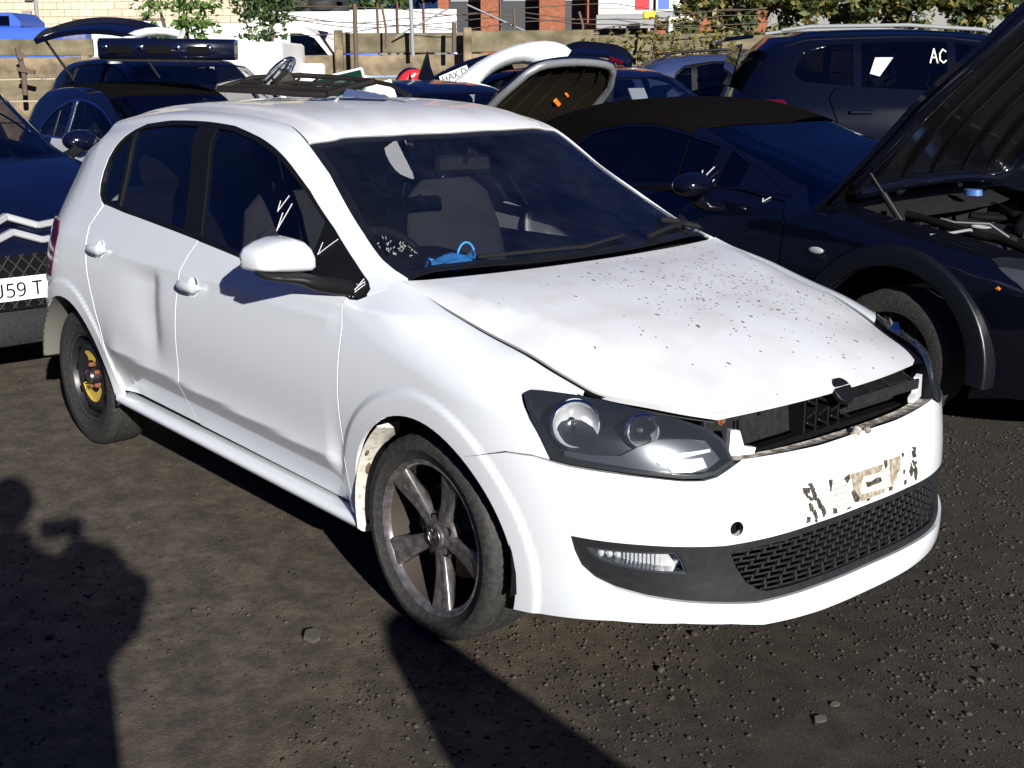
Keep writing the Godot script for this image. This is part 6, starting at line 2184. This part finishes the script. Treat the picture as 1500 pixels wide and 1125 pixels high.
	# greenery
	leaf_cloud("sapling", "bright green sapling in front of the block building", "tree", bkx(-3.75, 0, 15.6), [[V(-.35, 2.25, 0), .42], [V(-.05, 2.05, .1), .30], [V(-.55, 1.95, .1), .28], [V(.0, 2.55, 0), .40], [V(-.4, 2.7, 0), .4]], 2600, .080, [M.leaf_bright, M.leaf_mid], [[V(-.1, 0, 0), V(-.12, 1.4, 0), V(-.2, 2.4, 0)], [V(-.12, 1.2, 0), V(-.4, 1.9, 0), V(-.5, 2.4, 0)]])
	leaf_cloud("sapling", "darker leafy sapling right behind the loose dark bumper", "tree", bkx(-2.98, 0, 15.9), [[V(-.1, 2.15, 0), .34], [V(.18, 2.35, 0), .32], [V(.0, 2.6, 0), .38], [V(-.25, 2.4, .1), .3]], 2400, .080, [M.leaf_mid, M.leaf_dark], [[V(0, 0, 0), V(.03, 1.4, 0), V(.05, 2.5, 0)]])
	leaf_cloud("hedge", "dark green trees above the white container and fence", "tree", bkx(-4.2, 0, 38.0), [[V(-2.2, 3.4, 0), 1.3], [V(-.6, 3.2, 0), 1.2], [V(.8, 3.3, 0), 1.2], [V(-1.4, 4.2, 0), 1.4], [V(.2, 4.4, 0), 1.4]], 3200, .22, [M.leaf_dark, M.leaf_mid], [[V(-1.4, 0, 0), V(-1.4, 2.0, 0), V(-1.5, 3.6, 0)], [V(.4, 0, 0), V(.4, 2.0, 0), V(.3, 3.6, 0)]])
	var bl_ := []
	for k in 46:
		bl_.append([V(-2.3 + (k % 23) * .215 + rng.randf_range(-.1, .1), rng.randf_range(1.2, 2.0) + (.75 if k > 22 else 0.0), rng.randf_range(-.5, .5)), rng.randf_range(.30, .50)])
	leaf_cloud("bush", "broad olive green bush across the right of the wall", "bush", bkx(5.0, 0, 19.0), bl_, 34000, .125, [M.leaf_olive, M.leaf_yellow, M.leaf_dark], [[V(-1.2, 0, 0), V(-1.2, .9, 0), V(-1.0, 1.9, 0)], [V(.3, 0, 0), V(.4, .9, 0), V(.3, 2.0, 0)], [V(1.6, 0, 0), V(1.5, .9, 0), V(1.7, 2.0, 0)]])
	leaf_cloud("bush", "thin scrubby bush below the billboards", "bush", bkx(1.9, 0, 16.2), [[V(-.5, 1.75, 0), .30], [V(-.1, 1.85, 0), .32], [V(.3, 1.7, 0), .34], [V(.7, 1.85, 0), .32], [V(-.9, 1.7, 0), .2]], 1500, .065, [M.leaf_olive, M.leaf_yellow], [[V(0, 0, 0), V(.05, .9, 0), V(-.1, 1.8, 0)], [V(.4, 0, 0), V(.45, .9, 0), V(.6, 1.9, 0)]])
	# trees out of frame on the left, mirrored in the side windows
	for q in [[-16.0, 9.0, 1.9], [-12.0, 11.5, 2.2], [-20.5, 8.0, 2.5], [-26.0, 8.5, 3.0], [-8.0, 14.0, 2.2]]:
		leaf_cloud("tree", "green tree left of the picture, %s" % ["mirrored in the rear door's window", "mirrored in the front door's window", "mirrored in the quarter window", "farthest of the mirrored row", "nearest of the mirrored row"][[-16.0, -12.0, -20.5, -26.0, -8.0].find(q[0])], "tree", at(V(q[0], 0, q[1])), [[V(0, q[2] * .45, 0), q[2] * .42], [V(1.3, q[2] * .35, .3), q[2] * .36], [V(-1.3, q[2] * .38, -.2), q[2] * .38], [V(.2, q[2] * .75, 0), q[2] * .30]], 2600, .30, [M.leaf_dark, M.leaf_olive], [[V(0, 0, 0), V(.05, q[2] * .35, 0), V(0, q[2] * .7, 0)]])
	leaf_cloud("weed", "tuft of weeds growing through the low plank bay", "weed", bkx(-4.9, 0, 16.4), [[V(0, 1.45, 0), .22], [V(.1, 1.7, 0), .18], [V(-.15, 1.6, 0), .16]], 260, .07, [M.leaf_bright], [[V(0, 0, 0), V(.0, .8, 0), V(.05, 1.6, 0)]])

func gravel() -> void:
	var r := RandomNumberGenerator.new()
	r.seed = 12
	var tones := [lin(.036, .029, .020), lin(.056, .045, .031), lin(.019, .0155, .012), lin(.13, .11, .085)]
	var counts := [46000, 26000, 36000, 200]
	for t in 4:
		var st := MB.new()
		ball(st, Vector3.ZERO, V(1, .62, .8), 7, 5)
		for i in st.v.size():
			var h := absf(fposmod(sin(st.v[i].x * 12.9 + st.v[i].y * 78.2 + st.v[i].z * 37.7 + t) * 43758.5, 1.0))
			st.v[i] *= .78 + .38 * h
		var mm := MultiMesh.new()
		mm.transform_format = MultiMesh.TRANSFORM_3D
		mm.mesh = st.mesh()
		mm.instance_count = counts[t]
		for i in counts[t]:
			var p := Vector3.ZERO
			# thicker to the camera's right, thin on the trodden ground to the left
			for k in 8:
				var d := pow(r.randf(), .62) * 8.5 + .7
				var a := r.randf_range(-.62, .62) * d
				p = bk(a, 0, d)
				var keep := .30 + .7 * sm(-.4, 1.2, p.x - p.z * .55 + .9)
				var patch := sin(p.x * 3.1 + 1.0) * sin(p.z * 2.7) + .5 * sin(p.x * 7.0 - p.z * 5.0)
				if r.randf() < keep * (.55 + .45 * patch): break
			var s := .0014 + .0066 * pow(r.randf(), 6.0)
			if r.randf() < .012: s *= 2.0
			mm.set_instance_transform(i, Transform3D(Basis.from_euler(Vector3(r.randf_range(-.4, .4), r.randf() * TAU, r.randf_range(-.4, .4))).scaled(Vector3.ONE * s), p + V(0, s * .22, 0)))
		var o := MultiMeshInstance3D.new()
		o.multimesh = mm
		o.material_override = mat(tones[t], .95)
		o.name = numbered("gravel")
		add_child(o)
		tag(o, ["dark brown gravel strewn over the yard", "brown gravel strewn over the yard", "blackish gravel strewn over the yard", "pale stone chips strewn over the yard"][t], "gravel", "", "stuff")
